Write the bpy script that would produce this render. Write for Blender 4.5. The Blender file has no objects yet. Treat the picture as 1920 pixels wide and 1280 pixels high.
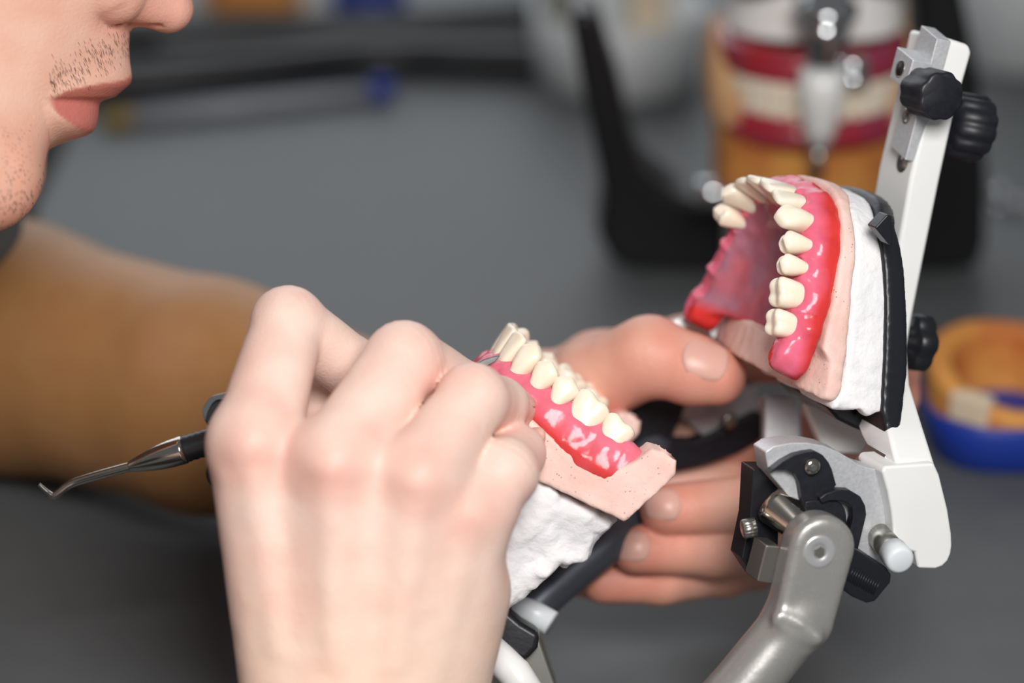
import bpy, bmesh, math, random
import numpy as np
from mathutils import Vector
random.seed(7); RNG = np.random.default_rng(7)
S = bpy.context.scene
COL = S.collection
# ---------------------------------------------------------------- frame
# bench-side working frame: millimetres, X right, Y up, Z towards the viewer,
# origin on the plane of focus; TH is the downward tilt of the view on the bench
F = 4533.33; D = 650.0; TH = math.radians(25.0); CAMH = 1150.0; BENCH = 750.0
RT = np.array([1., 0, 0]); UPV = np.array([0, math.sin(TH), math.cos(TH)]); FW = np.array([0, math.cos(TH), -math.sin(TH)])
def W(v):
    v = np.atleast_2d(np.asarray(v, float))
    return (np.array([0, 0, CAMH]) + v[:, :1]*RT + v[:, 1:2]*UPV + (D - v[:, 2:3])*FW)/1000.0
def C(px, py, Z=0.0):
    k = (D - Z)/F
    return np.array([(px - 960)*k, (640 - py)*k, Z])
def Cs(l): return np.array([C(*p) for p in l])
def unW(w):   # world mm -> working frame
    q = np.asarray(w, float) - np.array([0, 0, CAMH])
    return np.array([q @ RT, q @ UPV, D - q @ FW])
def bench(px, py, h=0.0):   # the point of the bench (h mm above it) seen at a pixel
    r = (px - 960)/F*RT + (640 - py)/F*UPV + FW
    t = (BENCH + h - CAMH)/r[2]
    return np.array([0, 0, CAMH]) + r*t
def nrm(v): v = np.asarray(v, float); return v/np.linalg.norm(v)
def onplane(px, py, p0, n):
    r = np.array([(px - 960)/F, (640 - py)/F, -1.0]); e = np.array([0, 0, D])
    t = ((p0 - e) @ n)/(r @ n)
    return e + r*t
# ---------------------------------------------------------------- materials
MATS = {}
def mat(name, col, rough=0.5, metal=0.0, sss=0.0, sssr=(1, .35, .2), sscale=0.004, col2=None, nscale=120., nfac=(.35, .65),
        bump=0.0, bscale=400., attr=False, coat=0.0, spec=0.5, trans=0.0, specks=None, bdetail=4.):
    m = bpy.data.materials.new(name); m.use_nodes = True; nt = m.node_tree; b = nt.nodes['Principled BSDF']
    b.inputs['Roughness'].default_value = rough; b.inputs['Metallic'].default_value = metal
    b.inputs['Specular IOR Level'].default_value = spec
    b.inputs['Coat Weight'].default_value = coat; b.inputs['Coat Roughness'].default_value = .12
    b.inputs['Transmission Weight'].default_value = trans
    if sss:
        b.inputs['Subsurface Weight'].default_value = sss; b.inputs['Subsurface Radius'].default_value = sssr
        b.inputs['Subsurface Scale'].default_value = sscale
    tc = nt.nodes.new('ShaderNodeTexCoord'); out = None
    def rgb(c): return (c[0], c[1], c[2], 1)
    def mix(fac, a, c, mode='MIX'):
        n = nt.nodes.new('ShaderNodeMix'); n.data_type = 'RGBA'; n.blend_type = mode
        for s, v in ((n.inputs[0], fac), (n.inputs[6], a), (n.inputs[7], c)):
            if hasattr(v, 'node'): nt.links.new(v, s)
            else: s.default_value = v
        return n.outputs[2]
    src = rgb(col)
    if attr:
        a = nt.nodes.new('ShaderNodeVertexColor'); a.layer_name = 'tint'; src = a.outputs['Color']
    if col2 is not None:
        n = nt.nodes.new('ShaderNodeTexNoise'); n.inputs['Scale'].default_value = nscale; n.inputs['Detail'].default_value = 5
        nt.links.new(tc.outputs['Object'], n.inputs['Vector'])
        r = nt.nodes.new('ShaderNodeMapRange'); r.inputs[1].default_value = nfac[0]; r.inputs[2].default_value = nfac[1]
        nt.links.new(n.outputs['Fac'], r.inputs[0])
        src = mix(r.outputs[0], src, rgb(col2), 'MULTIPLY' if attr else 'MIX')
    if specks:
        v = nt.nodes.new('ShaderNodeTexVoronoi'); v.inputs['Scale'].default_value = specks[0]
        nt.links.new(tc.outputs['Object'], v.inputs['Vector'])
        n3 = nt.nodes.new('ShaderNodeTexNoise'); n3.inputs['Scale'].default_value = specks[0]*.35
        nt.links.new(tc.outputs['Object'], n3.inputs['Vector'])
        r = nt.nodes.new('ShaderNodeMapRange'); r.inputs[1].default_value = specks[1]; r.inputs[2].default_value = specks[1]*.5
        nt.links.new(v.outputs['Distance'], r.inputs[0])
        r3 = nt.nodes.new('ShaderNodeMapRange'); r3.inputs[1].default_value = .52; r3.inputs[2].default_value = .6
        nt.links.new(n3.outputs['Fac'], r3.inputs[0])
        ml = nt.nodes.new('ShaderNodeMath'); ml.operation = 'MULTIPLY'; nt.links.new(r.outputs[0], ml.inputs[0]); nt.links.new(r3.outputs[0], ml.inputs[1])
        src = mix(ml.outputs[0], src, rgb(specks[2]))
    if hasattr(src, 'node'): nt.links.new(src, b.inputs['Base Color'])
    else: b.inputs['Base Color'].default_value = src
    if bump:
        n2 = nt.nodes.new('ShaderNodeTexNoise'); n2.inputs['Scale'].default_value = bscale; n2.inputs['Detail'].default_value = bdetail
        nt.links.new(tc.outputs['Object'], n2.inputs['Vector'])
        bp = nt.nodes.new('ShaderNodeBump'); bp.inputs['Strength'].default_value = bump; bp.inputs['Distance'].default_value = .001
        nt.links.new(n2.outputs['Fac'], bp.inputs['Height']); nt.links.new(bp.outputs['Normal'], b.inputs['Normal'])
    MATS[name] = m
    return m
def lin(r, g, b):
    f = lambda c: (c/255/12.92 if c/255 <= .04045 else ((c/255 + .055)/1.055)**2.4)
    return (f(r), f(g), f(b))
skin = mat('skin', (.6, .4, .3), rough=.5, sss=.06, sssr=(1, .35, .18), sscale=.0025, col2=(.95, .88, .87), nscale=110, nfac=(.3, .75), bump=.2, bscale=1100, attr=True, spec=.4)
nailm = mat('nail', lin(226, 172, 158), rough=.4, sss=.2)
toothm = mat('tooth_enamel', lin(248, 237, 221), rough=.24, sss=.3, sssr=(1, .8, .5), sscale=.002, col2=lin(244, 229, 206), nscale=160, coat=.35)
gumm = mat('wax_gum', (.6, .2, .2), rough=.17, spec=.22, sss=.25, sssr=(1, .25, .2), sscale=.003, attr=True, col2=(.92, .84, .84), nscale=220, bump=.14, bscale=260, coat=.0, bdetail=2)
stonem = mat('pink_stone', lin(240, 208, 198), rough=.75, col2=lin(232, 192, 181), nscale=90, bump=.25, bscale=500, specks=(900, .22, lin(160, 90, 75)))
plasterm = mat('white_plaster', lin(240, 238, 238), rough=.85, col2=lin(226, 224, 228), nscale=70, bump=.9, bscale=240)
blackm = mat('black_plastic', lin(26, 27, 32), rough=.38, bump=.06, bscale=600)
blackg = mat('black_anodised', lin(22, 23, 30), rough=.45, col2=lin(30, 31, 38), nscale=500)
alum = mat('brushed_aluminium', lin(214, 215, 218), rough=.4, metal=.4, col2=lin(202, 203, 207), nscale=900, bump=.12, bscale=1500)
steel = mat('polished_steel', lin(190, 184, 176), rough=.17, metal=1.0)
steeld = mat('satin_steel', lin(168, 166, 160), rough=.3, metal=.9)
whitep = mat('white_enamel', lin(240, 240, 240), rough=.27, coat=.35, col2=lin(235, 235, 233), nscale=40)
greyp = mat('grey_metallic_paint', lin(158, 156, 153), rough=.36, metal=.45, coat=.25, specks=(2600, .25, lin(205, 203, 200)), bump=.04, bscale=900)
pegm = mat('white_nylon', lin(222, 226, 230), rough=.35, sss=.3, sssr=(1, 1, 1), sscale=.003)
greyt = mat('dark_grey_tube', lin(92, 95, 104), rough=.4, metal=.5)
desk_m = mat('grey_laminate', lin(92, 95, 97), rough=.55, col2=lin(90, 92, 94), nscale=60, bump=.05, bscale=1200)
shirtm = mat('grey_cotton', lin(92, 96, 98), rough=.9, bump=.4, bscale=900)
hairm = mat('dark_brown_hair', lin(45, 32, 24), rough=.6)
orange_s = mat('orange_stone', lin(226, 158, 78), rough=.7, col2=lin(200, 118, 58), nscale=55, bump=.3, bscale=250)
redwax = mat('red_wax', lin(168, 36, 42), rough=.3, col2=lin(150, 50, 78), nscale=60, coat=.3)
bluep = mat('blue_plastic', lin(28, 58, 158), rough=.4)
wall_m = mat('painted_wall', lin(150, 152, 152), rough=.9, bump=.1, bscale=200)
floor_m = mat('floor_vinyl', lin(96, 94, 90), rough=.6)
greyc = mat('grey_white_plastic', lin(216, 219, 221), rough=.5)
beigem = mat('beige_plaster', lin(226, 206, 178), rough=.7)
bristlem = mat('clear_grey_plastic', lin(150, 152, 160), rough=.35)
yellowm = mat('ochre_bristle', lin(150, 126, 70), rough=.8)
bladem = mat('blade_steel', lin(112, 112, 112), rough=.38, metal=.85)
chrome = mat('chrome', lin(210, 212, 215), rough=.12, metal=1.0)
# ---------------------------------------------------------------- objects
def tag(o, label=None, cat=None, group=None, kind=None):
    for k, v in (('label', label), ('category', cat), ('group', group), ('kind', kind)):
        if v: o[k] = v
    return o
WL = {}
def thing(name, loc, label, cat, group=None, world=False):
    o = bpy.data.objects.new(name, None); COL.objects.link(o); o.empty_display_size = .01
    w = np.asarray(loc, float)/1000 if world else W(loc)[0]
    o.location = w; WL[o.name] = w
    return tag(o, label, cat, group)
def obj(name, V, Fc, m, parent=None, smooth=True, world=False, tint=None, bevel=None, bseg=3, label=None, angle=None):
    V = np.asarray(V, float)
    w = V/1000.0 if world else W(V)
    c = (w.max(0) + w.min(0))/2
    me = bpy.data.meshes.new(name)
    loc = w - c
    if isinstance(Fc, np.ndarray) and len(Fc):
        k = Fc.shape[1]; n = len(Fc)
        me.vertices.add(len(loc)); me.vertices.foreach_set('co', loc.astype(np.float32).ravel())
        me.loops.add(n*k); me.loops.foreach_set('vertex_index', Fc.astype(np.int32).ravel())
        me.polygons.add(n); me.polygons.foreach_set('loop_start', (np.arange(n)*k).astype(np.int32))
        me.update(calc_edges=True); me.validate()
    else:
        me.from_pydata([tuple(v) for v in loc], [], [tuple(f) for f in Fc])
        bm = bmesh.new(); bm.from_mesh(me); bmesh.ops.recalc_face_normals(bm, faces=bm.faces); bm.to_mesh(me); bm.free()
    if smooth: me.polygons.foreach_set('use_smooth', np.ones(len(me.polygons), bool))
    if tint is not None:
        a = me.color_attributes.new('tint', 'FLOAT_COLOR', 'POINT')
        t = np.ones((len(loc), 4), np.float32); t[:, :3] = tint; a.data.foreach_set('color', t.ravel())
    me.materials.append(m)
    o = bpy.data.objects.new(name, me); COL.objects.link(o)
    if parent is not None:
        o.parent = parent; o.location = c - WL[parent.name]
    else: o.location = c
    WL[o.name] = c
    if bevel:
        bv = o.modifiers.new('bevel', 'BEVEL'); bv.width = bevel/1000; bv.segments = bseg; bv.limit_method = 'ANGLE'; bv.angle_limit = math.radians(35)
        if smooth:
            wn = o.modifiers.new('wn', 'WEIGHTED_NORMAL'); wn.keep_sharp = True
    if label: o['label'] = label
    return o
# ---------------------------------------------------------------- shapes
def prism(poly, ext):           # polygon points (N,3) swept along a vector
    P = np.asarray(poly, float); n = len(P)
    V = np.vstack([P, P + np.asarray(ext, float)])
    Fc = [list(range(n)), list(range(2*n - 1, n - 1, -1))] + [[i, (i + 1) % n, n + (i + 1) % n, n + i] for i in range(n)]
    return V, Fc
def basis(ax):
    ax = nrm(ax); t = np.array([0, 0, 1.]) if abs(ax[2]) < .9 else np.array([1., 0, 0])
    u = nrm(np.cross(t, ax)); v = np.cross(ax, u); return u, v, ax
def lathe(p0, ax, prof, n=48, lobes=0, ldepth=0.0, hole=None, lphase=0.0):
    p0 = np.asarray(p0, float); u, v, ax = basis(ax); V = []; Fc = []
    for (t, r) in prof:
        for j in range(n):
            a = 2*math.pi*j/n
            rr = r
            if lobes and r > 0: rr = r*(1 - ldepth*(.5 + .5*math.cos(lobes*a + lphase))**1.6)
            V.append(p0 + ax*t + (u*math.cos(a) + v*math.sin(a))*rr)
    k = len(prof)
    for i in range(k - 1):
        for j in range(n): Fc.append([i*n + j, i*n + (j + 1) % n, (i + 1)*n + (j + 1) % n, (i + 1)*n + j])
    Fc.append([j for j in range(n)][::-1]); Fc.append([(k - 1)*n + j for j in range(n)])
    return np.array(V), Fc
def catmull(P, m=8, closed=False):
    P = np.asarray(P, float); n = len(P); out = []
    rng = range(n) if closed else range(n - 1)
    for i in rng:
        if closed: a, b, c, d = P[(i - 1) % n], P[i], P[(i + 1) % n], P[(i + 2) % n]
        else: a, b, c, d = P[max(i - 1, 0)], P[i], P[i + 1], P[min(i + 2, n - 1)]
        for s in range(m):
            t = s/m
            out.append(.5*((2*b) + (c - a)*t + (2*a - 5*b + 4*c - d)*t*t + (3*b - a - 3*c + d)*t**3))
    if not closed: out.append(P[-1])
    return np.array(out)
def tube(P, R, n=24, flat=1.0, cap=True):
    P = np.asarray(P, float); R = np.broadcast_to(np.asarray(R, float), (len(P),)); V = []; Fc = []
    T = np.gradient(P, axis=0); u, v, _ = basis(T[0])
    for i in range(len(P)):
        t = nrm(T[i]); u = nrm(u - t*(u @ t)); v = np.cross(t, u)
        for j in range(n):
            a = 2*math.pi*j/n; V.append(P[i] + R[i]*(u*math.cos(a) + v*math.sin(a)*flat))
    for i in range(len(P) - 1):
        for j in range(n): Fc.append([i*n + j, i*n + (j + 1) % n, (i + 1)*n + (j + 1) % n, (i + 1)*n + j])
    Fc.append(list(range(n))[::-1]); Fc.append([(len(P) - 1)*n + j for j in range(n)])
    return np.array(V), Fc
def merge(*parts):
    V = []; Fc = []; o = 0
    for v, f in parts:
        V.append(np.asarray(v)); Fc += [[i + o for i in q] for q in f]; o += len(v)
    return np.vstack(V), Fc
def boxf(c, ax, dims):          # oriented box: centre, three axes, three full sizes
    c = np.asarray(c, float); V = []
    for sx in (-1, 1):
        for sy in (-1, 1):
            for sz in (-1, 1): V.append(c + ax[0]*sx*dims[0]/2 + ax[1]*sy*dims[1]/2 + ax[2]*sz*dims[2]/2)
    return np.array(V), [[0, 1, 3, 2], [4, 6, 7, 5], [0, 4, 5, 1], [2, 3, 7, 6], [0, 2, 6, 4], [1, 5, 7, 3]]
# ---- implicit surfaces
def grid(lo, hi, h):
    ax = [np.arange(lo[i], hi[i] + h, h, dtype=np.float32) for i in range(3)]
    return np.meshgrid(*ax, indexing='ij', sparse=True), np.array(lo, float), h
def smin(a, b, k):
    h = np.maximum(k - np.abs(a - b), 0)/k
    return np.minimum(a, b) - h*h*k*.25
def smax(a, b, k): return -smin(-a, -b, k)
def cap(G, a, b, ra, rb):
    X, Y, Z = G; a = np.asarray(a, float); b = np.asarray(b, float); d = b - a; L = max(d @ d, 1e-9)
    t = np.clip(((X - a[0])*d[0] + (Y - a[1])*d[1] + (Z - a[2])*d[2])/L, 0, 1)
    return np.sqrt((X - a[0] - t*d[0])**2 + (Y - a[1] - t*d[1])**2 + (Z - a[2] - t*d[2])**2) - (ra + (rb - ra)*t)
def ell(G, c, r):
    X, Y, Z = G
    k = np.sqrt(((X - c[0])/r[0])**2 + ((Y - c[1])/r[1])**2 + ((Z - c[2])/r[2])**2)
    return (k - 1)*min(r)
def psdf(x, y, P):              # signed distance to a polygon in the plane
    P = np.asarray(P, float); d = np.full(np.broadcast(x, y).shape, 1e9, np.float32); inside = np.zeros(d.shape, bool); n = len(P)
    for i in range(n):
        a = P[i]; b = P[(i + 1) % n]; e = b - a
        t = np.clip(((x - a[0])*e[0] + (y - a[1])*e[1])/max(e @ e, 1e-9), 0, 1)
        d = np.minimum(d, (x - a[0] - t*e[0])**2 + (y - a[1] - t*e[1])**2)
        if abs(e[1]) > 1e-9:
            c = ((a[1] > y) != (b[1] > y)) & (x < (b[0] - a[0])*(y - a[1])/e[1] + a[0]); inside ^= np.broadcast_to(c, inside.shape)
    d = np.sqrt(d)
    return np.where(inside, -d, d)
def vnoise(X, Y, Z, s, seed=0):  # smooth value noise, range -1..1
    r = np.random.default_rng(seed); T = r.uniform(-1, 1, (32, 32, 32)).astype(np.float32)
    x, y, z = np.broadcast_arrays(X/s, Y/s, Z/s)
    xi = np.floor(x).astype(int); yi = np.floor(y).astype(int); zi = np.floor(z).astype(int)
    f = lambda t: t*t*(3 - 2*t)
    fx, fy, fz = f(x - xi), f(y - yi), f(z - zi); out = 0
    for i in (0, 1):
        for j in (0, 1):
            for k in (0, 1):
                out = out + T[(xi + i) & 31, (yi + j) & 31, (zi + k) & 31]*(fx if i else 1 - fx)*(fy if j else 1 - fy)*(fz if k else 1 - fz)
    return out
def nets(d, lo, h, relax=1):
    d = np.ascontiguousarray(d, np.float32); s = d < 0; nx, ny, nz = d.shape
    c = np.zeros((nx - 1, ny - 1, nz - 1), np.int8)
    for i in (0, 1):
        for j in (0, 1):
            for k in (0, 1): c += s[i:nx - 1 + i, j:ny - 1 + j, k:nz - 1 + k]
    act = (c > 0) & (c < 8); I = np.argwhere(act); idx = np.full(act.shape, -1, np.int64); idx[act] = np.arange(len(I))
    acc = np.zeros((len(I), 3)); cnt = np.zeros(len(I))
    cs = [(i, j, k) for i in (0, 1) for j in (0, 1) for k in (0, 1)]
    val = {q: d[I[:, 0] + q[0], I[:, 1] + q[1], I[:, 2] + q[2]] for q in cs}
    for q in cs:
        for ax in range(3):
            if q[ax]: continue
            p = list(q); p[ax] = 1; p = tuple(p); a = val[q]; b = val[p]; m = (a < 0) != (b < 0)
            t = np.where(m, a/np.where(m, a - b, 1), 0); pos = np.tile(np.array(q, float), (len(I), 1)); pos[:, ax] += t
            acc[m] += pos[m]; cnt[m] += 1
    V = (I + acc/cnt[:, None])
    Q = []
    for ax in range(3):
        o1, o2 = [(1, 2), (2, 0), (0, 1)][ax]
        sl = [slice(None)]*3; a = [slice(None)]*3; b = [slice(None)]*3
        a[ax] = slice(0, -1); b[ax] = slice(1, None)
        for o in (o1, o2): a[o] = slice(1, -1); b[o] = slice(1, -1)
        A = s[tuple(a)]; B = s[tuple(b)]; E = np.argwhere(A != B)
        if not len(E): continue
        ins = A[E[:, 0], E[:, 1], E[:, 2]]
        off = np.zeros(3, int); off[o1] = 1; off[o2] = 1; base = E + off
        def at(d1, d2):
            p = base.copy(); p[:, o1] += d1; p[:, o2] += d2; return idx[p[:, 0], p[:, 1], p[:, 2]]
        q = np.stack([at(-1, -1), at(0, -1), at(0, 0), at(-1, 0)], 1)
        q[~ins] = q[~ins][:, ::-1]; Q.append(q)
    Q = np.vstack(Q)
    V = V*h + np.asarray(lo)
    for _ in range(relax):
        s1 = np.zeros_like(V); n1 = np.zeros(len(V))
        for i in range(4):
            for j in ((i + 1) % 4, (i + 3) % 4):
                np.add.at(s1, Q[:, i], V[Q[:, j]]); np.add.at(n1, Q[:, i], 1)
        V = .5*V + .5*s1/n1[:, None]
    return V, Q
class Frame:
    def __init__(s, O, l, a, o):
        s.O = np.array(O, float); a = nrm(a); l = np.array(l, float); l = nrm(l - a*(l @ a)); oo = np.cross(l, a)
        if oo @ np.array(o) < 0: oo = -oo
        s.R = np.stack([l, a, oo], 1); s.det = np.linalg.det(s.R)
    def w(s, p): return np.atleast_2d(p) @ s.R.T + s.O
    def loc(s, p): return (np.atleast_2d(p) - s.O) @ s.R
    def px(s, px, py, l0):      # local point on the plane l = l0 seen at a pixel
        return s.loc(onplane(px, py, s.O + s.R[:, 0]*l0, s.R[:, 0]))[0]
    def mesh(s, V, Q):
        return s.w(V), (Q[:, ::-1] if s.det < 0 else Q)
# ================================================================ dentures and casts
def spin(v, deg):
    c, q = math.cos(math.radians(deg)), math.sin(math.radians(deg)); return (v[0]*c - v[1]*q, v[0]*q + v[1]*c, v[2])
LOW = Frame((0, 0, 0), spin((.071, -.177, .982), 5), spin((.776, -.608, -.166), 5), spin((.626, .774, .094), 5))
LOW.R = np.array(__import__('mathutils').Matrix.Rotation(math.radians(-2), 3, Vector(LOW.R[:, 1]))) @ LOW.R
LOW.O = C(994, 677, -4.7) - LOW.R @ np.array([13.5*.989, 6*.85, 3.5])
UPP = Frame((0, 0, 0), (.314, -.222, .923), (-.298, -.946, -.126), (-.901, .236, .363))
UPP.O = C(1483, 414, -3.5) - UPP.R @ np.array([17.5*.986, 7*.80, 3.5])
TL = {'I1': (2.7, .5), 'I2': (8, 2), 'C': (13.5, 6), 'P1': (18, 12), 'P2': (20.5, 19), 'M1': (23, 28.5), 'M2': (25.5, 39)}
TU = {'I1': (4.3, .5), 'I2': (11.5, 2.2), 'C': (17.5, 7), 'P1': (21.5, 14), 'P2': (23.5, 21), 'M1': (26, 30), 'M2': (28, 40)}
ORDER = ['I1', 'I2', 'C', 'P1', 'P2', 'M1', 'M2']
LOWT = {k: (v[0]*.989, v[1]*.85) for k, v in TL.items()}
UPT = {k: (v[0]*.986, v[1]*.80+.3) for k, v in TU.items()}
# kind: mesiodistal, buccolingual, crown height, tip
DIM_L = {'I1': (5.8, 5.6, 9.2), 'I2': (6.3, 5.8, 9.0), 'C': (7.3, 6.6, 9.2), 'P1': (7.5, 7.0, 7.8), 'P2': (7.7, 7.4, 7.2), 'M1': (10.6, 9.0, 6.8), 'M2': (9.4, 8.6, 5.6)}
DIM_U = {'I1': (8.0, 6.4, 9.6), 'I2': (6.4, 6.0, 8.8), 'C': (7.2, 7.4, 9.6), 'P1': (6.0, 7.8, 8.2), 'P2': (5.9, 7.8, 7.8), 'M1': (8.2, 9.4, 7.2), 'M2': (7.6, 9.2, 6.4)}
def tooth_mesh(k, dim, upper):
    md, bl, H = dim; h = .32
    G, lo, h = grid((-md*.72, -bl*.75, -3.2), (md*.72, bl*.75, H + 1), h); m, b, o = G
    t = np.clip(o/H, -.4, 1.1)
    if k[0] == 'I':
        wm = md/2*(.74 + .26*np.clip(t*1.5, -.3, 1)); bt = bl/2*(.92 - .72*np.clip(t, 0, 1)**1.1) + .25; bc = -.2 + bl*.17*np.clip(t, 0, 1)**.8 - .3*t*t
        top = H - .05*m*m + 0*b; p = 3.2; kk = .7
    elif k == 'C':
        wm = md/2*(.68 + .36*np.sin(np.clip(t*1.25, -.2, 1.25)*1.57)*.9); bt = bl/2*(.95 - .55*np.clip(t, 0, 1)**1.3); bc = .2*bl*np.clip(t, 0, 1)*(1 - t)*2
        top = H - .42*np.abs(m) - .03*m*m; p = 2.5; kk = 1.1
    elif k[0] == 'P':
        wm = md/2*(.66 + .36*np.sin(np.clip(t*1.35, -.2, 1.5)*1.57)); bt = bl/2*(.9 - .2*np.clip(t, 0, 1)**2); bc = -.25*bl*0 + .0*t
        bu = H - .5*np.abs(m) - .55*np.maximum(b - bl*.2, 0) - .55*np.maximum(bl*.2 - b, 0)
        li = H*.86 - .3*np.abs(m) - .5*np.abs(b + bl*.27)
        top = -smin(-bu, -li, .5); p = 2.6; kk = 1.0
    else:
        wm = md/2*(.9 + .1*np.sin(np.clip(t*1.3, -.2, 1.4)*1.57)); bt = bl/2*(.93 - .2*np.clip(t, 0, 1)**2); bc = 0*t
        c = None
        for (cm, cb, ch) in ((-.24, .25, 1.0), (.23, .25, .88), (-.24, -.27, .97), (.23, -.27, .9)):
            q = H*ch - .42*np.sqrt((m - cm*md)**2 + (b - cb*bl)**2 + .3)
            c = q if c is None else -smin(-c, -q, .35)
        top = c + .25; p = 3.0; kk = .9
        # buccal groove between the two cusps
        bt = bt - .42*np.exp(-(m/.8)**2)*np.clip(t*1.3 - .2, 0, 1)
    side = ((np.abs(m/wm)**p + np.abs((b - bc)/bt)**p)**(1/p) - 1)*np.minimum(wm, bt)
    d = smax(side, (o - top)*.85, kk)
    d = np.maximum(d, -3 - o)
    return nets(d, lo, h, 1)
def arch_path(T, ext=8.0):
    R = [np.array([T[k][0], T[k][1]]) for k in ORDER]; e = R[-1] + nrm(R[-1] - R[-2])*ext
    P = [np.array([-e[0], e[1]])] + [np.array([-p[0], p[1]]) for p in R[::-1]] + R + [e]
    return catmull(P, 10)
def arch_field(G, path, T):
    X, Y = G[0][:, :, 0], G[1][:, :, 0]
    x, y = np.broadcast_arrays(X, Y); best = np.full(x.shape, 1e9, np.float32); bi = np.zeros(x.shape, int); u = np.zeros(x.shape, np.float32)
    tan = np.gradient(path, axis=0); tan /= np.linalg.norm(tan, axis=1)[:, None]
    for i, p in enumerate(path):
        dd = (x - p[0])**2 + (y - p[1])**2; m = dd < best
        best = np.where(m, dd, best); bi = np.where(m, i, bi)
    tx, ty = tan[bi, 0], tan[bi, 1]; px, py = path[bi, 0], path[bi, 1]
    sgn = np.sign((x - px)*(ty) - (y - py)*tx)   # outward positive: path runs -l -> +l
    return np.sqrt(best), sgn, bi, tan
def wave(path, bi, T, DIM):   # 1 at a tooth centre, 0 between teeth
    s = np.r_[0, np.cumsum(np.linalg.norm(np.diff(path, axis=0), axis=1))]; cen = []
    for sd in (-1, 1):
        for k in ORDER:
            i = np.argmin((path[:, 0] - sd*T[k][0])**2 + (path[:, 1] - T[k][1])**2); cen.append((s[i], DIM[k][0]))
    cen = sorted(cen); wd = np.array([c[1] for c in cen]); cen = np.array([c[0] for c in cen]); sp = s[bi]; out = np.zeros(bi.shape); out2 = np.zeros(bi.shape)
    mid = cen[:-1] + (cen[1:] - cen[:-1])*wd[:-1]/(wd[:-1] + wd[1:]); edges = np.r_[cen[0] - (mid[0] - cen[0]), mid, cen[-1] + (cen[-1] - mid[-1])]
    for i, c in enumerate(cen):
        q = np.clip(np.where(sp < c, (c - sp)/(c - edges[i]), (sp - c)/(edges[i + 1] - c)), 0, 1); m = (sp >= edges[i]) & (sp < edges[i + 1])
        out = np.where(m, 1 - q**3.2, out); out2 = np.where(m, .5 + .5*np.cos(np.pi*q), out2)
    return out, out2, sp, cen
def place_teeth(FR, T, DIM, den, path, lname, upper, wob):
    tan = np.gradient(path, axis=0); tan /= np.linalg.norm(tan, axis=1)[:, None]; cache = {}
    names = {'I': 'incisor', 'C': 'canine', 'P': 'premolar', 'M': 'molar'}
    r = np.random.default_rng(3)
    for sd in (1, -1):
        for k in ORDER:
            if (sd, k) in wob.get('skip', ()): continue
            if k not in cache: cache[k] = tooth_mesh(k, DIM[k], upper)
            V, Q = cache[k]
            i = np.argmin((path[:, 0] - sd*T[k][0])**2 + (path[:, 1] - T[k][1])**2); t = tan[i]*sd
            out = np.array([t[1], -t[0]])*sd        # outward (buccal)
            m = np.array([t[0], t[1], 0.]); b = np.array([out[0], out[1], 0.]); o = np.array([0, 0, 1.])
            lean = wob['lean'].get(k, 0) + r.normal(0, .02); b2 = b*math.cos(lean) - o*math.sin(lean); o2 = o*math.cos(lean) + b*math.sin(lean)
            tw = r.normal(0, .05); m2 = m*math.cos(tw) + b2*math.sin(tw); b2 = b2*math.cos(tw) - m*math.sin(tw)
            p = np.array([T[k][0]*sd, T[k][1], wob['o0'] + r.normal(0, .12)]) + b*(wob['out'] - (.8 if k[0] == 'M' else .2 if k[0] == 'P' else 0))
            L = V[:, :1]*m2 + V[:, 1:2]*b2 + V[:, 2:3]*o2 + p
            flip = (np.dot(np.cross(m2, b2), o2) < 0)
            Vw, Qw = FR.mesh(L, Q[:, ::-1] if flip else Q)
            obj('tooth', Vw, Qw, toothm, den)
# ---- lower waxed denture
def mixc(a, b, t): t = np.clip(t, 0, 1)[:, None]; return np.array(a)*(1 - t) + np.array(b)*t
pathL = arch_path(LOWT, 13.0); pathU = arch_path(UPT, 8.0)
lower_den = thing('waxed_denture', LOW.w((0, 0, -4))[0], 'lower wax denture with its teeth facing up, touched by the steel carver blade', 'denture')
G, lo, h = grid((-38, -9, -15), (38, 56, 6), .55)
dist, sgn, bi, tan = arch_field(G, pathL, LOWT); wv, wr2, sp, cen = wave(pathL, bi, LOWT, DIM_L)
post = np.clip((np.abs(sp - (cen[0] + cen[-1])/2) - (cen[-1] - cen[0])*.36)/(cen[-1]*.3), 0, 1)   # towards the molars
endd = np.clip((np.abs(sp - (cen[0] + cen[-1])/2) - (cen[-1] - cen[0])/2 - 4)/11, 0, 1)
O = G[2]; e3 = lambda a: a[:, :, None]
uc = 0.5 + 0*O; uo = e3(sgn*dist)
w_ = 3.0 + 1.1*e3(post) + np.clip(-O, -2, 9)*.30 + e3(wr2)*.6*np.exp(-((O + 3)/4.0)**2) - 1.2*e3(endd)
uabs = np.abs(uo - .6*(1 - e3(endd)))
side = uabs - w_
top = 1.5 - 1.9*e3(wv)*(1 - .4*e3(post)) - 2.5*e3(endd)**1.2 + 0*O
bot = -11.0 + 2.2*np.sin(e3(sp)*.16 + 1.0) - 0*O + 4.5*e3(endd)
d = smax(side, (O - top)*.8, 2.6); d = smax(d, (bot - O)*.9, 3.4)
X, Y, Z = np.broadcast_arrays(*G)
d = d + .18*vnoise(X, Y, Z, 2.3, 5)
V, Q = nets(d, lo, h, 1)
red = np.clip((-V[:, 2] - 3.8)/5.5, 0, 1) + .3*vnoise(V[:, 0], V[:, 1], V[:, 2], 5., 8)
lin_ = mixc(lin(230, 122, 142), lin(218, 72, 72), red)
Vw, Qw = LOW.mesh(V, Q); obj('wax_gum', Vw, Qw, gumm, lower_den, tint=lin_)
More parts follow.
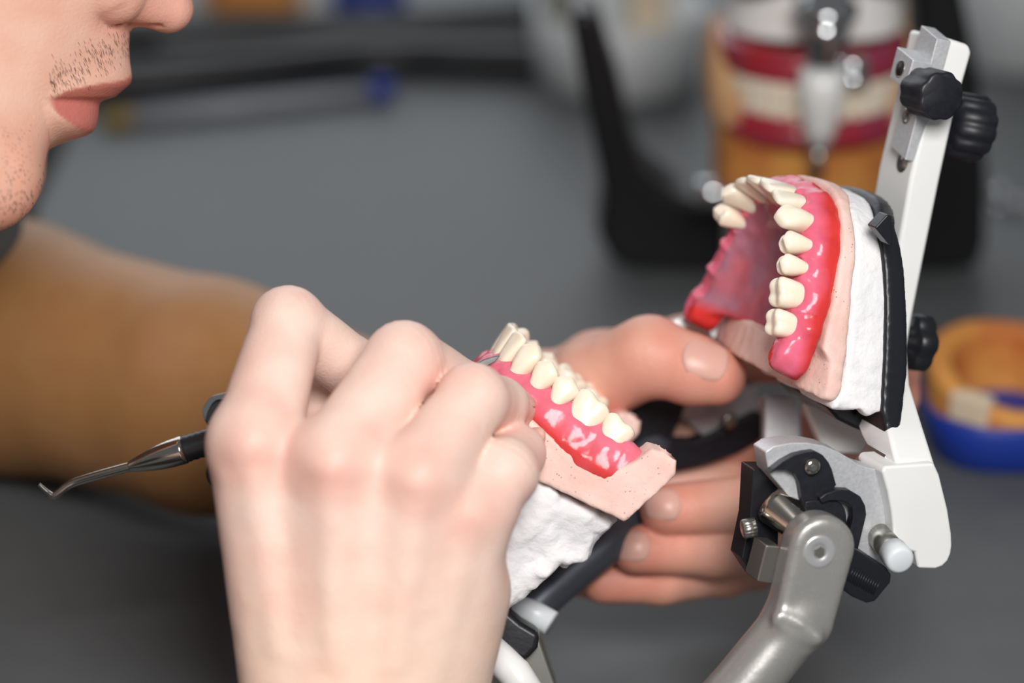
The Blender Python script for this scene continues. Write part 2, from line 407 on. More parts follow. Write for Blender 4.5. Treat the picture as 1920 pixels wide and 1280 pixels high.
place_teeth(LOW, LOWT, DIM_L, lower_den, pathL, 'lower', False, {'o0': -.5, 'out': .9, 'lean': {'I1': .12, 'I2': .1, 'C': .05, 'P1': -.04, 'P2': -.08, 'M1': -.12, 'M2': -.12}})
# ---- upper waxed denture
upper_den = thing('waxed_denture', UPP.w((0, 20, -6))[0], 'upper wax denture with mauve palate, set on its cast at the black mounting plate', 'denture')
G, lo, h = grid((-42, -11, -20), (42, 54, 6), .6)
dist, sgn, bi, tan = arch_field(G, pathU, UPT); wv, wr2, sp, cen = wave(pathU, bi, UPT, DIM_U)
half = (cen[-1] - cen[0])/2; mid = (cen[0] + cen[-1])/2
endd = np.clip((np.abs(sp - mid) - half - 1.5)/8, 0, 1); post = np.clip((np.abs(sp - mid) - half*.6)/(half*.4), 0, 1)
O = G[2]; uo = e3(sgn*dist)
w_ = 3.6 + 1.2*e3(post) + np.clip(-O, -2, 14)*.22 + e3(wr2)*.7*np.exp(-((O + 3.5)/4.5)**2)
uabs = np.abs(uo - (.9 + .06*np.clip(-O, 0, 14))*(1 - e3(endd)))
top = 1.4 - 1.9*e3(wv) + 1.6*e3(endd) + 0*O
bot = -8.6 + .9*np.sin(e3(sp)*.13 + .6) + 1.5*e3(endd) + 0*O
d = smax(uabs - w_, (O - top)*.8, 2.6); d = smax(d, (bot - O)*.9, 3.2)
X, Y, Z = np.broadcast_arrays(*G)
# palate: thin dome inside the arch
dome = -3.0 - 6.5*np.clip(1 - (X/25.0)**2, 0, 1)**.8*np.clip(Y/22.0, 0, 1)**.7
inside = np.where(sgn < 0, -dist, dist)
back = Y - (40.0 - .003*X*X + .8*np.cos(X*.25))
pal = smax(smax(np.abs(O - dome) - 1.5, e3(inside) - 1.0, 1.5), back, 1.5)
d = smin(d, pal, 3.0)
d = d + .2*vnoise(X, Y, Z, 2.6, 15)
V, Q = nets(d, lo, h, 1)
ip = np.clip(((V[:, 0]/25)**2 < .9)*1.0, 0, 1)
n1 = vnoise(V[:, 0], V[:, 1], V[:, 2], 6., 18)
bucc = np.abs(V[:, 0])*1.0
col = mixc(lin(230, 112, 138), lin(216, 64, 60), (-V[:, 2] - 2.2)/3.8 + .4*n1 + .35*(V[:, 1] > 27))
# vault colour (thin mauve wax over the stone)
gx = np.clip((V[:, 0] - lo[0])/h, 0, dist.shape[0] - 1).astype(int); gy = np.clip((V[:, 1] - lo[1])/h, 0, dist.shape[1] - 1).astype(int)
din = (sgn*dist)[gx, gy]
col = np.where((din < -1.5)[:, None], mixc(lin(190, 100, 112), lin(168, 116, 134), .6 + n1*.9), col)
edge = np.clip((V[:, 1] - 36)/4, 0, 1)*(din < 0)
col = col*(1 - edge[:, None]) + np.array(lin(214, 60, 58))*edge[:, None]
Vw, Qw = UPP.mesh(V, Q); obj('wax_gum', Vw, Qw, gumm, upper_den, tint=col)
place_teeth(UPP, UPT, DIM_U, upper_den, pathU, 'upper', True, {'o0': -.5, 'out': .8, 'skip': ((-1, 'M1'), (-1, 'M2'), (-1, 'P2')), 'lean': {'I1': .05, 'I2': .05, 'C': .04, 'P1': 0, 'P2': .02, 'M1': .04, 'M2': .04}})
# ---- stone and plaster casts
def ext_path(T, ext):
    return arch_path(T, ext)
def side_poly(FR, pts, l0): return [FR.px(p[0], p[1], p[2] if len(p) > 2 else l0)[1:3] for p in pts]
# lower cast
low_cast = thing('dental_cast', LOW.w((0, 20, -20))[0], 'pale pink stone lower cast on white plaster, under the wax denture by the fingertips', 'dental cast')
pl = ext_path(LOWT, 34)
G, lo, h = grid((-42, -16, -46), (42, 66, 4), .7); X, Y, Z = np.broadcast_arrays(*G)
dist, sgn, bi, tan = arch_field(G, pl, LOWT); uo = e3(sgn*dist)
# beyond the posterior ends the outline simply runs on
plan = np.where(e3(sgn) < 0, -e3(dist), e3(dist)) - 6.2
sp_ = side_poly(LOW, [(880, 700), (960, 760), (1010, 800), (1060, 845), (1105, 872), (1150, 882), (1192, 862), (1222, 838), (1238, 843), (1250, 836), (1267, 850), (1263, 885), (1170, 975), (1000, 903), (940, 880), (860, 840)], 32)
ds = psdf(Y[0], Z[0], sp_)[None]
d = smax(ds + 0*X, plan, .9)
tongue = smax(smax(np.abs(X) - (4 + .42*np.clip(Y, 0, 45)), -(Z + 9.0), 2), -(Y - 8), 2)
d = smax(d, -tongue, 2.5)
d = d + .16*vnoise(X, Y, Z, 3.1, 21) + .35*np.clip(vnoise(X, Y, Z, 2.0, 22) - .35, 0, 1)
V, Q = nets(d, lo, h, 1); Vw, Qw = LOW.mesh(V, Q)
obj('stone_base', Vw, Qw, stonem, low_cast)
sp_ = side_poly(LOW, [(955, 880), (1000, 905), (1163, 978), (1135, 1008), (1112, 1018), (1092, 1040), (1062, 1068), (1050, 1060), (1010, 1100), (955, 1147), (905, 1200), (850, 1180), (790, 1000), (800, 900), (845, 838), (900, 835)], 26)
G, lo, h = grid((-34, -32, -74), (38, 50, -8), .75); X, Y, Z = np.broadcast_arrays(*G)
d = smax(psdf(Y[0], Z[0], sp_)[None] + 0*X, np.abs(X - 1) - 26, 5)
lump = vnoise(X, Y, Z, 8, 31)*1.5 + vnoise(X, Y, Z, 3.2, 32)*.7 + np.abs(vnoise(X, Y, Z, 5.5, 34))*-1.6 + np.abs(vnoise(X, Y, Z, 2.2, 35))*-.7
d = d + lump*np.clip((Z + 58)/14, .12, 1)
V, Q = nets(d, lo, h, 1); Vw, Qw = LOW.mesh(V, Q)
obj('plaster_mount', Vw, Qw, plasterm, low_cast)
# upper cast
up_cast = thing('dental_cast', UPP.w((0, 20, -20))[0], 'pink and white upper cast standing upright on the black plate, holding the mauve palate denture', 'dental cast')
pu = ext_path(UPT, 34)
G, lo, h = grid((-44, -20, -34), (44, 66, 0), .7); X, Y, Z = np.broadcast_arrays(*G)
dist, sgn, bi, tan = arch_field(G, pu, UPT); uo = np.where(e3(sgn) < 0, -e3(dist), e3(dist))
def plan_u(off, yend, hw):
    side = uo - off
    return smax(side, smax((Y - yend), (np.abs(X) + (Y - yend)*.8 - hw), 3), 3)
stone_px = [(1490, 318, 0), (1560, 330, 0), (1588, 336, 4), (1612, 400, 24), (1614, 474), (1594, 545), (1571, 660), (1556, 715), (1533, 758), (1500, 762), (1466, 750), (1432, 728), (1420, 706), (1440, 600), (1460, 450)]
ds = psdf(Y[0], Z[0], side_poly(UPP, stone_px, 30))[None]
dome = -3.0 - 6.5*np.clip(1 - (X/25.0)**2, 0, 1)**.8*np.clip(Y/22.0, 0, 1)**.7
inner = np.clip((-uo - 1.0)/3, 0, 1); bk = np.clip((Y - 35)/3, 0, 1)
topo = np.where(uo > 1.5, -8.2, -7.2); topo = topo*(1 - inner) + (dome - 1.2)*inner; topo = topo*(1 - bk) + (-6.0 - .004*X*X)*bk
d = smax(smax(ds + 0*X, plan_u(7.6, 48, 40), 1.6), Z - topo, .8)
d = d + .18*vnoise(X, Y, Z, 3.1, 41) + .3*np.clip(vnoise(X, Y, Z, 2.2, 42) - .3, 0, 1)
V, Q = nets(d, lo, h, 1); Vw, Qw = UPP.mesh(V, Q)
obj('stone_base', Vw, Qw, stonem, up_cast)
G, lo, h = grid((-44, -22, -48), (44, 70, -8), .75); X, Y, Z = np.broadcast_arrays(*G)
dist, sgn, bi, tan = arch_field(G, pu, UPT); uo = np.where(e3(sgn) < 0, -e3(dist), e3(dist))
pl_px = [(1586, 336, 0), (1632, 334, 0), (1660, 372, 18), (1671, 440, 30), (1668, 560), (1655, 660), (1642, 757), (1618, 762), (1604, 770), (1590, 752), (1562, 768), (1545, 772), (1530, 757), (1540, 735), (1558, 715), (1571, 660), (1594, 545), (1614, 474), (1610, 400, 24)]
d = smax(psdf(Y[0], Z[0], side_poly(UPP, pl_px, 30))[None] + 0*X, plan_u(6.9, 50, 44), 1.5)
d = d + .5*vnoise(X, Y, Z, 5, 51)*np.clip((Y - 20)/25, .25, 1) + .35*np.clip(vnoise(X, Y, Z, 2, 52) - .2, 0, 1)
V, Q = nets(d, lo, h, 1); Vw, Qw = UPP.mesh(V, Q)
obj('plaster_mount', Vw, Qw, plasterm, up_cast)
# smear of fresh plaster along the pink heel of the cast
sm = Cs([(1448, 735, 8), (1470, 728, 9.5), (1500, 722, 10.5), (1530, 712, 11), (1556, 700, 11)])
# ================================================================ articulator in the hands
LAT = UPP.R[:, 0]; AP = -UPP.R[:, 1]
P0 = C(1500, 930, 10)
def fp(pts, off=0.0, smooth=0):
    P = np.array([onplane(x, y, P0 + LAT*off, LAT) for x, y in pts])
    return catmull(P, smooth, True) if smooth else P
art = thing('articulator', C(1500, 930, -30), 'white and grey dental articulator held open between both hands', 'articulator')
def pp(name, pts, off, depth, m, bevel=.5, smooth=0, parent=None, label=None, seg=3):
    V, Fc = prism(fp(pts, off, smooth), -LAT*depth)
    return obj(name, V, Fc, m, parent or art, smooth=True, bevel=bevel, bseg=seg, label=label)
# upper member: the long white bar
BO = -37.0     # near side of the bar, seen from the near pivot
st = [(1768, 68, 1818, 84, BO, 20), (1765, 82, 1823, 100, BO, 20), (1738, 205, 1791, 212, BO, 20), (1708, 333, 1763, 340, BO, 20), (1684, 470, 1735, 478, BO, 20), (1662, 590, 1713, 590, BO, 22),
      (1652, 660, 1702, 655, -33, 26), (1655, 735, 1708, 722, -20, 26), (1664, 795, 1730, 793, -7, 24), (1676, 850, 1752, 862, 2, 20), (1690, 900, 1764, 900, 4.6, 14)]
V = []; Fc = []
for (lx, ly, rx, ry, no, dp) in st:
    a = onplane(lx, ly, P0 + LAT*no, LAT); b = onplane(rx, ry, P0 + LAT*no, LAT); V += [a, b, b - LAT*dp, a - LAT*dp]
for i in range(len(st) - 1):
    for j in range(4): Fc.append([i*4 + j, i*4 + (j + 1) % 4, (i + 1)*4 + (j + 1) % 4, (i + 1)*4 + j])
n_ = len(st)*4 - 4; Fc += [[3, 2, 1, 0], [n_, n_ + 1, n_ + 2, n_ + 3]]
bar = obj('upper_frame', np.array(V), Fc, whitep, art, bevel=2.0, bseg=4)
pp('yoke_end', [(1654, 884), (1660, 874), (1692, 872), (1752, 868), (1762, 890), (1778, 955), (1785, 1000), (1786, 1022), (1784, 1038), (1778, 1052), (1768, 1062), (1754, 1067), (1722, 1066), (1716, 1036), (1683, 1026), (1677, 1008), (1672, 960), (1665, 922)], 5, 15, whitep, bevel=1.9, seg=4)
pp('condyle_housing', [(1435, 847), (1451, 836), (1484, 830), (1514, 830), (1546, 836), (1573, 847), (1594, 860), (1609, 870), (1626, 876), (1653, 882), (1692, 884), (1700, 960), (1690, 1040), (1641, 1050), (1609, 1029), (1588, 1017), (1545, 990), (1480, 930), (1441, 886)], 0, 8, alum, .35)
# recessed bright boss where the bar meets the housing
V, Fc = boxf(onplane(1640, 866, P0 + LAT*-9, LAT), (LAT, nrm(np.cross(LAT, [0, 0, 1])), nrm(np.cross(LAT, np.cross(LAT, [0, 0, 1])))), (12, 9, 4))
obj('stop_boss', V, Fc, steeld, art, bevel=.4)
guide = pp('condyle_guide', [(1441, 886), (1468, 865), (1490, 853), (1511, 848), (1528, 846), (1543, 853), (1554, 867), (1560, 880), (1568, 909), (1558, 920), (1546, 926), (1537, 937), (1541, 958), (1511, 958), (1504, 936), (1499, 905), (1491, 889), (1475, 881), (1456, 881), (1442, 887)], 2.6, 2.6, blackg, .3)
pp('latch_hook', [(1537, 934), (1549, 925), (1570, 918), (1594, 919), (1614, 931), (1623, 948), (1625, 965), (1618, 994), (1609, 1031), (1588, 1018), (1592, 1000), (1600, 970), (1598, 952), (1588, 942), (1573, 939), (1555, 939), (1542, 944)], 4.6, 3.2, blackg, .35)
pp('latch_boss', [(1511, 940), (1541, 938), (1570, 938), (1585, 955), (1588, 978), (1582, 990), (1560, 985), (1530, 975), (1513, 962)], 3.4, 5, blackg, .5, 2)
c = onplane(1522, 874, P0 + LAT*2.6, LAT)
scr = obj('guide_screw', *lathe(c, LAT, [(0, 2.35), (.8, 2.3), (1.35, 1.5), (1.4, 1.1)], 32), steel, art)
obj('hex_socket', *lathe(c + LAT*1.38, LAT, [(0, .95), (.05, .95)], 6), steeld, scr, smooth=False)
lev = pp('release_lever', [(1574, 1098), (1594, 1030), (1603, 1028), (1662, 1063), (1672, 1076), (1671, 1092), (1641, 1128), (1626, 1131), (1600, 1120)], 12, 7, blackm, 1.3)
gp = []
for i in range(12):
    a = onplane(1602 + i*4.4, 1063 + i*2.3, P0 + LAT*12.25, LAT); b = onplane(1589 + i*4.4, 1089 + i*2.3, P0 + LAT*12.25, LAT)
    gp.append(tube([a, b], .17, 6))
obj('grip_ridges', *merge(*gp), blackm, lev)
# steel condyle cone
p1 = onplane(1526, 1012, P0 + LAT*6, LAT); p2 = onplane(1462, 940, P0 + LAT*2, LAT); ax = nrm(p2 - p1 - LAT*12); Lc = 15.5
obj('condyle_pin', *lathe(p1, ax, [(0, 3.4), (2, 3.4), (2.4, 3.9), (4.5, 4.1), (Lc - 2, 6.1), (Lc - .5, 6.2), (Lc, 5.6)], 48), steel, art)
pp('centric_lock', [(1412, 879), (1468, 880), (1471, 884), (1470, 905), (1462, 930), (1460, 985), (1458, 1093), (1420, 1090), (1391, 1047), (1407, 970)], -7.0, 8, blackm, .5)
pp('lock_shoe', [(1437, 1022), (1463, 1024), (1455, 1096), (1420, 1090)], 5, 8, steeld, .4)
c = onplane(1402, 990, P0 + LAT*-3, LAT)
obj('lock_screw', *lathe(c, -AP*.2 + np.array([-1, 0, .2]), [(-2, 2.6), (1.2, 2.6), (1.5, 2.2)], 60, 15, .12), steeld, art)
# white nylon stop peg
c = onplane(1690, 1052, P0 + LAT*15, LAT); c2 = onplane(1652, 1008, P0 + LAT*1, LAT)
ax = nrm(c - c2); Lp = np.linalg.norm(c - c2)
obj('stop_peg', *lathe(c2 - ax*3, ax, [(0, 3.5), (Lp - 3, 3.5)], 40), steeld, art)
obj('peg_cap', *lathe(c2 - ax*3, ax, [(Lp - 3.2, 3.4), (Lp - 3, 3.9), (Lp + 1.8, 3.9), (Lp + 2.7, 3.5), (Lp + 3, 2.8)], 40), pegm, art)
# lower member: grey post with bolt, bent into a tube
PC = C(1537, 1034, 20)
G, lo, h = grid((20, -150, -30), (112, -36, 40), .8)
X, Y, Z = np.broadcast_arrays(*G)
top_ = C(1533, 1022, 16); bot_ = C(1490, 1195, 14); mid_ = C(1478, 1175, 12); e1 = C(1375, 1310, 14); e2 = C(1240, 1450, 12)
nl = nrm(LAT*.75 + np.array([0, 0, .5])); dn = nrm((bot_ - top_) - nl*((bot_ - top_) @ nl)); sd = np.cross(nl, dn)
qx = (X - top_[0]); qy = (Y - top_[1]); qz = (Z - top_[2])
s_ = qx*sd[0] + qy*sd[1] + qz*sd[2]; t_ = qx*dn[0] + qy*dn[1] + qz*dn[2]; n_ = qx*nl[0] + qy*nl[1] + qz*nl[2]
tt = np.clip(t_, 0, 19.5); wid = 8.9 - .03*tt
st = np.sqrt(s_**2 + (t_ - tt)**2) - wid
slab = smax(st, np.abs(n_) - 5.6, 2.6)
# collar below the slab, then the tube
tub = smin(cap(G, C(1492, 1165, 13), e1, 8.3, 8.6), cap(G, e1, e2, 8.7, 8.7), .5)
d = smin(slab, tub, 2.6)
crimp = cap(G, C(1462, 1160, 21), C(1530, 1196, 20), 1.6, 1.8)
d = smin(d, crimp, 2.6); d = smax(d, -cap(G, C(1470, 1168, 24.0), C(1525, 1200, 23.5), 1.7, 1.7), 1.5)
d = smax(d, -(Y + 142), 1)
V, Q = nets(d, lo, h, 2); post = obj('lower_frame', V, Q, greyp, art)
bf = top_ + nl*5.5; bc = onplane(1536, 1034, bf, nl)
bl = obj('pivot_bolt', *lathe(bc - nl*.4, nl, [(0, 4.4), (.5, 4.4), (.9, 4.2), (.7, 3.6), (.85, 3.2), (.7, 2.8), (.8, 2.3), (.3, 1.7)], 48), mat('turned_bolt', lin(222, 222, 224), rough=.25, metal=.7), post)
obj('hex_socket', *lathe(bc + nl*.2, nl, [(0, 1.55), (.25, 1.45)], 6), steeld, bl, smooth=False)
def down(p, z): return unW(np.r_[(W(p)[0]*1000)[:2], z])
bn_ = [C(1285, 1408, 12.5), e2, down(C(1180, 1470, 10), BENCH + 10), down(C(980, 1400, -20), BENCH + 9.5), down(C(880, 1270, -40), BENCH + 10), C(905, 1235, -38)]
obj('base_frame', *tube(catmull(np.array(bn_), 6), 8.4, 28), greyp, art)
# the far pivot: housing plate, screw, black lock and grey tube behind
FAR = -LAT*95
def far(name, pts, off, depth, m, bevel=.5, sm=0):
    P = fp(pts, off, sm) + FAR
    return obj(name, *prism(P, -LAT*depth), m, art, bevel=bevel)
far('condyle_housing', [(1445, 847), (1484, 830), (1546, 836), (1594, 860), (1653, 882), (1692, 884), (1700, 960), (1660, 1000), (1610, 1010), (1588, 1000), (1545, 960), (1480, 930)], 0, 8, alum, .35)
far('condyle_guide', [(1400, 880), (1470, 850), (1530, 858), (1545, 900), (1530, 960), (1490, 1010), (1420, 1000), (1385, 940)], 4, 5, blackg, .6, 3)
far('centric_lock', [(1350, 850), (1430, 845), (1430, 1030), (1400, 1040), (1350, 1000)], 6, 10, blackm, .8)
far('latch_hook', [(1420, 1000), (1560, 1000), (1650, 960), (1700, 940), (1710, 985), (1620, 1040), (1450, 1075), (1400, 1060)], 3, 6, blackg, .8, 3)
c = C(1368, 787, -78)
scr = obj('guide_screw', *lathe(c, LAT, [(0, 2.6), (.9, 2.5), (1.4, 1.4)], 28), steeld, art)
obj('crossbar', *prism(Cs([(1432, 742, -60), (1500, 742, -60), (1505, 860, -60), (1430, 860, -60)]), [0, 0, -8]), alum, art, bevel=1)
obj('crossbar', *prism(Cs([(1508, 755, -40), (1632, 765, -40), (1632, 850, -40), (1545, 850, -40)]), [0, 0, -10]), whitep, art, bevel=1)
obj('lower_frame', *tube(catmull(Cs([(1238, 750, -88), (1228, 800, -84), (1190, 930, -66), (1150, 1005, -52), (1070, 1072, -46), (1000, 1135, -42), (900, 1240, -38)]), 6), 6.2, 28), greyt, art)
obj('upper_frame', *prism(catmull(Cs([(1255, 606, -62), (1285, 592, -62), (1335, 592, -62), (1420, 640, -62), (1420, 680, -62), (1345, 640, -62), (1310, 612, -62), (1275, 618, -62)]), 4, True), [0, 0, -9]), alum, art, bevel=.8)
# black mounting plate between cast and bar
G, lo, h = grid((-44, -26, -60), (46, 72, -18), .75); X, Y, Z = np.broadcast_arrays(*G)
dist, sgn, bi, tan = arch_field(G, pu, UPT); uo = np.where(e3(sgn) < 0, -e3(dist), e3(dist))
pt_px = [(1638, 326, 0), (1668, 330, 0), (1694, 352, 12), (1706, 440, 30), (1706, 560), (1692, 690), (1664, 806), (1640, 814), (1634, 760), (1650, 660), (1664, 560), (1666, 440, 30), (1650, 360, 12)]
ds = psdf(Y[0], Z[0], side_poly(UPP, pt_px, 33))[None] + 0*X
d = smax(ds, plan_u(8.2, 58, 54), 1.2)
V, Q = nets(d, lo, h, 1); Vw, Qw = UPP.mesh(V, Q)
plate = obj('mounting_plate', Vw, Qw, blackm, art)
def pl33(pts, off=33): return np.array([UPP.w(np.r_[off, UPP.px(x, y, off)[1:]])[0] for x, y in pts])
obj('retention_lug', *prism(pl33([(1641, 427), (1664, 402), (1672, 404), (1674, 460), (1666, 458)], 34.2), -LAT*5), blackm, plate, bevel=.4)
obj('retention_lug', *prism(pl33([(1548, 762), (1590, 757), (1606, 772), (1640, 752), (1652, 760), (1646, 806), (1625, 812), (1600, 802), (1572, 788)], 26), -LAT*34), blackm, plate, bevel=1.2)
# screw knob behind the plate
NP = nrm(np.cross(LAT, [-.155, -.98, -.11])); NP = NP*np.sign(NP[0])
c = UPP.w(np.r_[4, UPP.px(1700, 640, 4)[1:]])[0]
k = obj('plate_knob', *lathe(c - NP*3, NP, [(0, 5), (3, 5), (3.2, 8.0), (3.7, 8.6), (8.2, 8.6), (9, 7.9)], 96, 6, .13), blackm, art)
# aluminium slide on the bar with its knobs
UB = nrm(fp([(1768, 72)], BO)[0] - fp([(1708, 333)], BO)[0]); NB = nrm(np.cross(UB, LAT)); NB = NB*-np.sign(NB[0]); LB = np.cross(NB, UB); LB = LB*np.sign(LB @ LAT)
AX = (LB, UB, NB)       # lateral, up the bar, away from the bar
def on(px, py, n): # point on plane parallel to bar's inner face at height n
    base = fp([(1768, 72)], BO)[0]
    return onplane(px, py, base + NB*n, NB)
sl = obj('slide_plate', *prism(np.array([on(1727, 47, 2.6), on(1757, 72, 2.6), on(1697, 300, 2.6), on(1670, 275, 2.6)]), -NB*4.5), alum, art, bevel=.3)
blk = obj('pin_block', *prism(np.array([on(1682, 87, 8.2), on(1712, 112, 8.2), on(1695, 168, 8.2), on(1667, 145, 8.2)]), -NB*6.5), alum, art, bevel=.35)
obj('pin_hole', *lathe(on(1688, 129, 8.15), NB, [(0, 2.5), (.15, 2.5), (.15, 2.15), (.05, 2.1)], 32), steeld, blk)
obj('bore', *lathe(on(1688, 129, 8.1), NB, [(0, 2.1), (.15, 2.1)], 32), mat('dark_bore', (.03, .03, .03), rough=.5, metal=.6), blk)
obj('screw_hole', *lathe(on(1701, 217, 2.5), NB, [(0, 2.3), (.3, 2.3), (.3, 1.5), (.1, 1.4)], 32), steeld, sl)
obj('slot', *lathe(on(1694, 303, -.2), NB, [(0, 3.1), (.4, 3.1)], 32), steeld, art)
kc = onplane(1767, 181, P0 + LAT*-25, LAT)
obj('clamp_knob', *lathe(kc - LAT*15, LAT, [(0, 2.2), (2, 2.2), (2.2, 6.2), (3, 6.9), (14, 6.9), (14.7, 6.6), (15, 6.0)], 128, 8, .075), blackg, art)
kc = onplane(1785, 233, P0 - LAT*47, LAT)
obj('height_knob', *lathe(kc - NB*-2, -NB, [(0, 4), (1, 9.4), (10.5, 9.6), (11.5, 9.0), (11.6, 8)], 144, 12, .07), blackg, art)
# underside: lower mounting knob, plate and incisal table behind the near hand
obj('plate_knob', *prism(Cs([(905, 1150, -2), (945, 1140, -2), (978, 1168, -2), (1012, 1188, -2), (1008, 1215, -2), (985, 1240, -2), (950, 1226, -2), (900, 1215, -2)]), [0, 0, -16]), blackm, art, bevel=1.6)
obj('lower_arm', *prism(Cs([(962, 1180, -8), (1010, 1190, -8), (1045, 1290, -8), (1040, 1420, -8), (900, 1420, -8), (900, 1240, -8)]), [0, 0, -22]), steeld, art, bevel=1.0)
obj('base_tube', *tube(Cs([(1010, 1330, 2), (965, 1262, 0), (900, 1200, -4)]), [4.6, 4.6, 4.6], 24), whitep, art)
obj('stop_peg', *tube(Cs([(960, 1135, -30), (1000, 1148, -30), (1034, 1168, -28)]), [3.4, 3.6, 3.6], 24), pegm, art)
obj('lower_arm', *prism(Cs([(400, 790, -34), (450, 760, -34), (860, 1030, -34), (1000, 1200, -34), (900, 1300, -34), (760, 1120, -34), (400, 900, -34)]), [0, 0, -14]), whitep, art, bevel=2)
obj('incisal_table', *prism(catmull(Cs([(392, 800, -20), (384, 784, -20), (400, 752, -20), (440, 745, -20), (460, 820, -20), (450, 920, -20), (402, 915, -20), (386, 893, -20), (390, 868, -20), (402, 820, -20)]), 3, True), [0, 0, -14]), blackg, art, bevel=.6)
obj('table_rim', *prism(catmull(Cs([(379, 771, -18.5), (386, 755, -18.5), (401, 741, -18.5), (440, 735, -18.5), (440, 748, -18.5), (406, 750, -18.5), (390, 772, -18.5), (385, 790, -18.5)]), 3, True), [0, 0, -10]), chrome, art, bevel=.5)
# ================================================================ carver
tool = thing('wax_carver', C(600, 760, -8), 'double-ended steel wax carver with black handle, held in the near hand', 'dental tool')
def TP(x): return C(x, 875 - (x - 242)*.315 if x > 242 else 875, -12 + (x - 242)*.006)
a = TP(242); b = TP(352); e = TP(820); ax = nrm(b - a)
obj('ferrule', *lathe(a, ax, [(0, 1.35), (.3, 1.55), (3, 2.25), (6, 2.95), (9, 3.5), (12, 3.8), (15, 3.9), (16, 3.9)], 48), steel, tool)
Lh = np.linalg.norm(e - b)
prof = [(15.8, 3.5)]
for i in range(60): t = 16 + i*.9; prof += [(t, 3.72 if i % 2 else 3.5)]
obj('handle', *lathe(a, ax, prof, 48), blackm, tool)
obj('ferrule', *lathe(a + ax*70, ax, [(-.2, 3.8), (2, 3.8), (8, 2.9), (13, 1.5)], 40), steel, tool)
hook = catmull(np.vstack([[TP(250)], Cs([(242, 875, -12), (190, 889, -13), (146, 902, -14), (128, 910, -14), (112, 922, -14), (102, 929, -14), (96, 928, -14), (84, 918, -14), (73, 908, -14)])]), 6)
rr = np.interp(np.arange(len(hook)), [0, 12, 28, 45, len(hook) - 10, len(hook) - 1], [1.35, 1.3, 1.05, .8, .72, .5])
obj('hook_tip', *tube(hook, rr, 20), steel, tool)
bl = Cs([(800, 702, -9), (850, 690, -8), (885, 683, -7)])
obj('shank', *tube(np.vstack([[a + ax*82], bl]), [1.4, 1.2, 1.0, .8], 18), steel, tool)
obj('blade', *prism(Cs([(872, 688, -5), (890, 684, -5), (905, 675, -5), (924, 669, -5), (938, 667, -4.5), (928, 678, -5), (910, 688, -5), (888, 692, -5)]), [0.1, .3, -.7]), bladem, tool, bevel=.2)
# ================================================================ the person
per = thing('person', C(-900, 700, -20), 'person in a grey shirt with light stubble, carving the wax denture with both hands', 'person')
BV = []; BF = []; BT = []; bo = 0
def add_body(V, Q, T):
    global bo
    BV.append(V); BF.append(np.asarray(Q) + bo); BT.append(T); bo += len(V)
SK = np.array(lin(238, 209, 196)); SKR = np.array(lin(230, 158, 142)); SKY = np.array(lin(242, 216, 190)); SKF = np.array(lin(234, 194, 174)); SKL = np.array(lin(230, 182, 162)); SKD = np.array(lin(196, 140, 104))
def chain(G, P, R, k=2.0):
    d = None
    for i in range(len(P) - 1):
        c = cap(G, P[i], P[i + 1], R[i], R[i + 1]); d = c if d is None else smin(d, c, k)
    return d
def blob(V, c, r): return np.exp(-((V - np.asarray(c))**2).sum(1)/r**2)
# ---- near (right) hand, back of the hand to the viewer
fing = {
 'index': ([(478, 832, 36), (540, 605, 14), (660, 690, 1), (735, 748, -5)], [11.4, 9.3, 8.2, 6.8]),
 'middle': ([(630, 868, 42), (757, 676, 22), (872, 738, 2), (935, 775, -6)], [11.2, 9.9, 8.2, 6.8]),
 'ring': ([(785, 895, 41), (886, 748, 27), (935, 760, 13), (965, 766, 4)], [10.8, 8.9, 7.6, 5.6]),
 'little': ([(880, 962, 33), (945, 886, 29), (968, 850, 16), (975, 842, 7)], [10.6, 8.6, 7.6, 6.4]),
}
G, lo, h = grid((-84, -140, -30), (14, 22, 66), .85)
df = None; FC = {}
for k, (P, R) in fing.items():
    P = Cs(P); FC[k] = P; c = chain(G, P, R, 1.6)
    # knuckle fullness and finger pads
    c = smin(c, cap(G, P[1] + [0, 0, .8], P[1] + [0, 0, .8], R[1]*.98, R[1]*.98), 2)
    df = c if df is None else smin(df, c, .9)
df = smin(df, cap(G, C(716, 804, 28), C(858, 722, 8), 6.3, 5.0), 1.5)
wr = {'index': (568, 1440, 26), 'middle': (640, 1450, 28), 'ring': (715, 1450, 28), 'little': (762, 1440, 24)}
dp = None
for k, w0 in wr.items():
    c = cap(G, C(*w0), FC[k][0], 13.5, fing[k][1][0] + .6); dp = c if dp is None else smin(dp, c, 8)
dp = smin(dp, cap(G, C(600, 1150, 22), C(640, 920, 24), 17, 14), 8)          # palm body
dp = smin(dp, cap(G, C(880, 1110, 22), C(815, 1330, 20), 10.5, 12), 9)          # heel on the little-finger side
dp = smin(dp, cap(G, C(540, 1180, 14), C(530, 960, 14), 13, 11), 8)           # ball of the thumb
th = chain(G, Cs([(520, 1080, 8), (545, 900, -6), (610, 770, -16), (672, 692, -14)]), [13, 11, 10, 8.2], 3)
d = smin(smin(dp, df, 4.0), th, 3.5)
arm_end = C(560, 1900, 95)
EL = C(380, 1560, 150) + np.array([-95, 10, 120]); WR = C(650, 1560, 40)
d = smin(d, cap(G, C(680, 1440, 25), WR + (EL - WR)*.12, 20, 23), 10)
# tendons and knuckles
for k, a_ in (('index', 1.0), ('middle', 1.2), ('ring', 1.1), ('little', .8)):
    q = FC[k][0] + np.array([0, 0, fing[k][1][0] - 1.6]); d = smin(d, cap(G, q, q, 2.2*a_, 2.2*a_), 7)
    e = C(*wr[k]) + np.array([0, 0, 12.2]); d = smin(d, cap(G, q + (e - q)*.1, q + (e - q)*.6, 1.2, .6), 6)
X, Y, Z = G
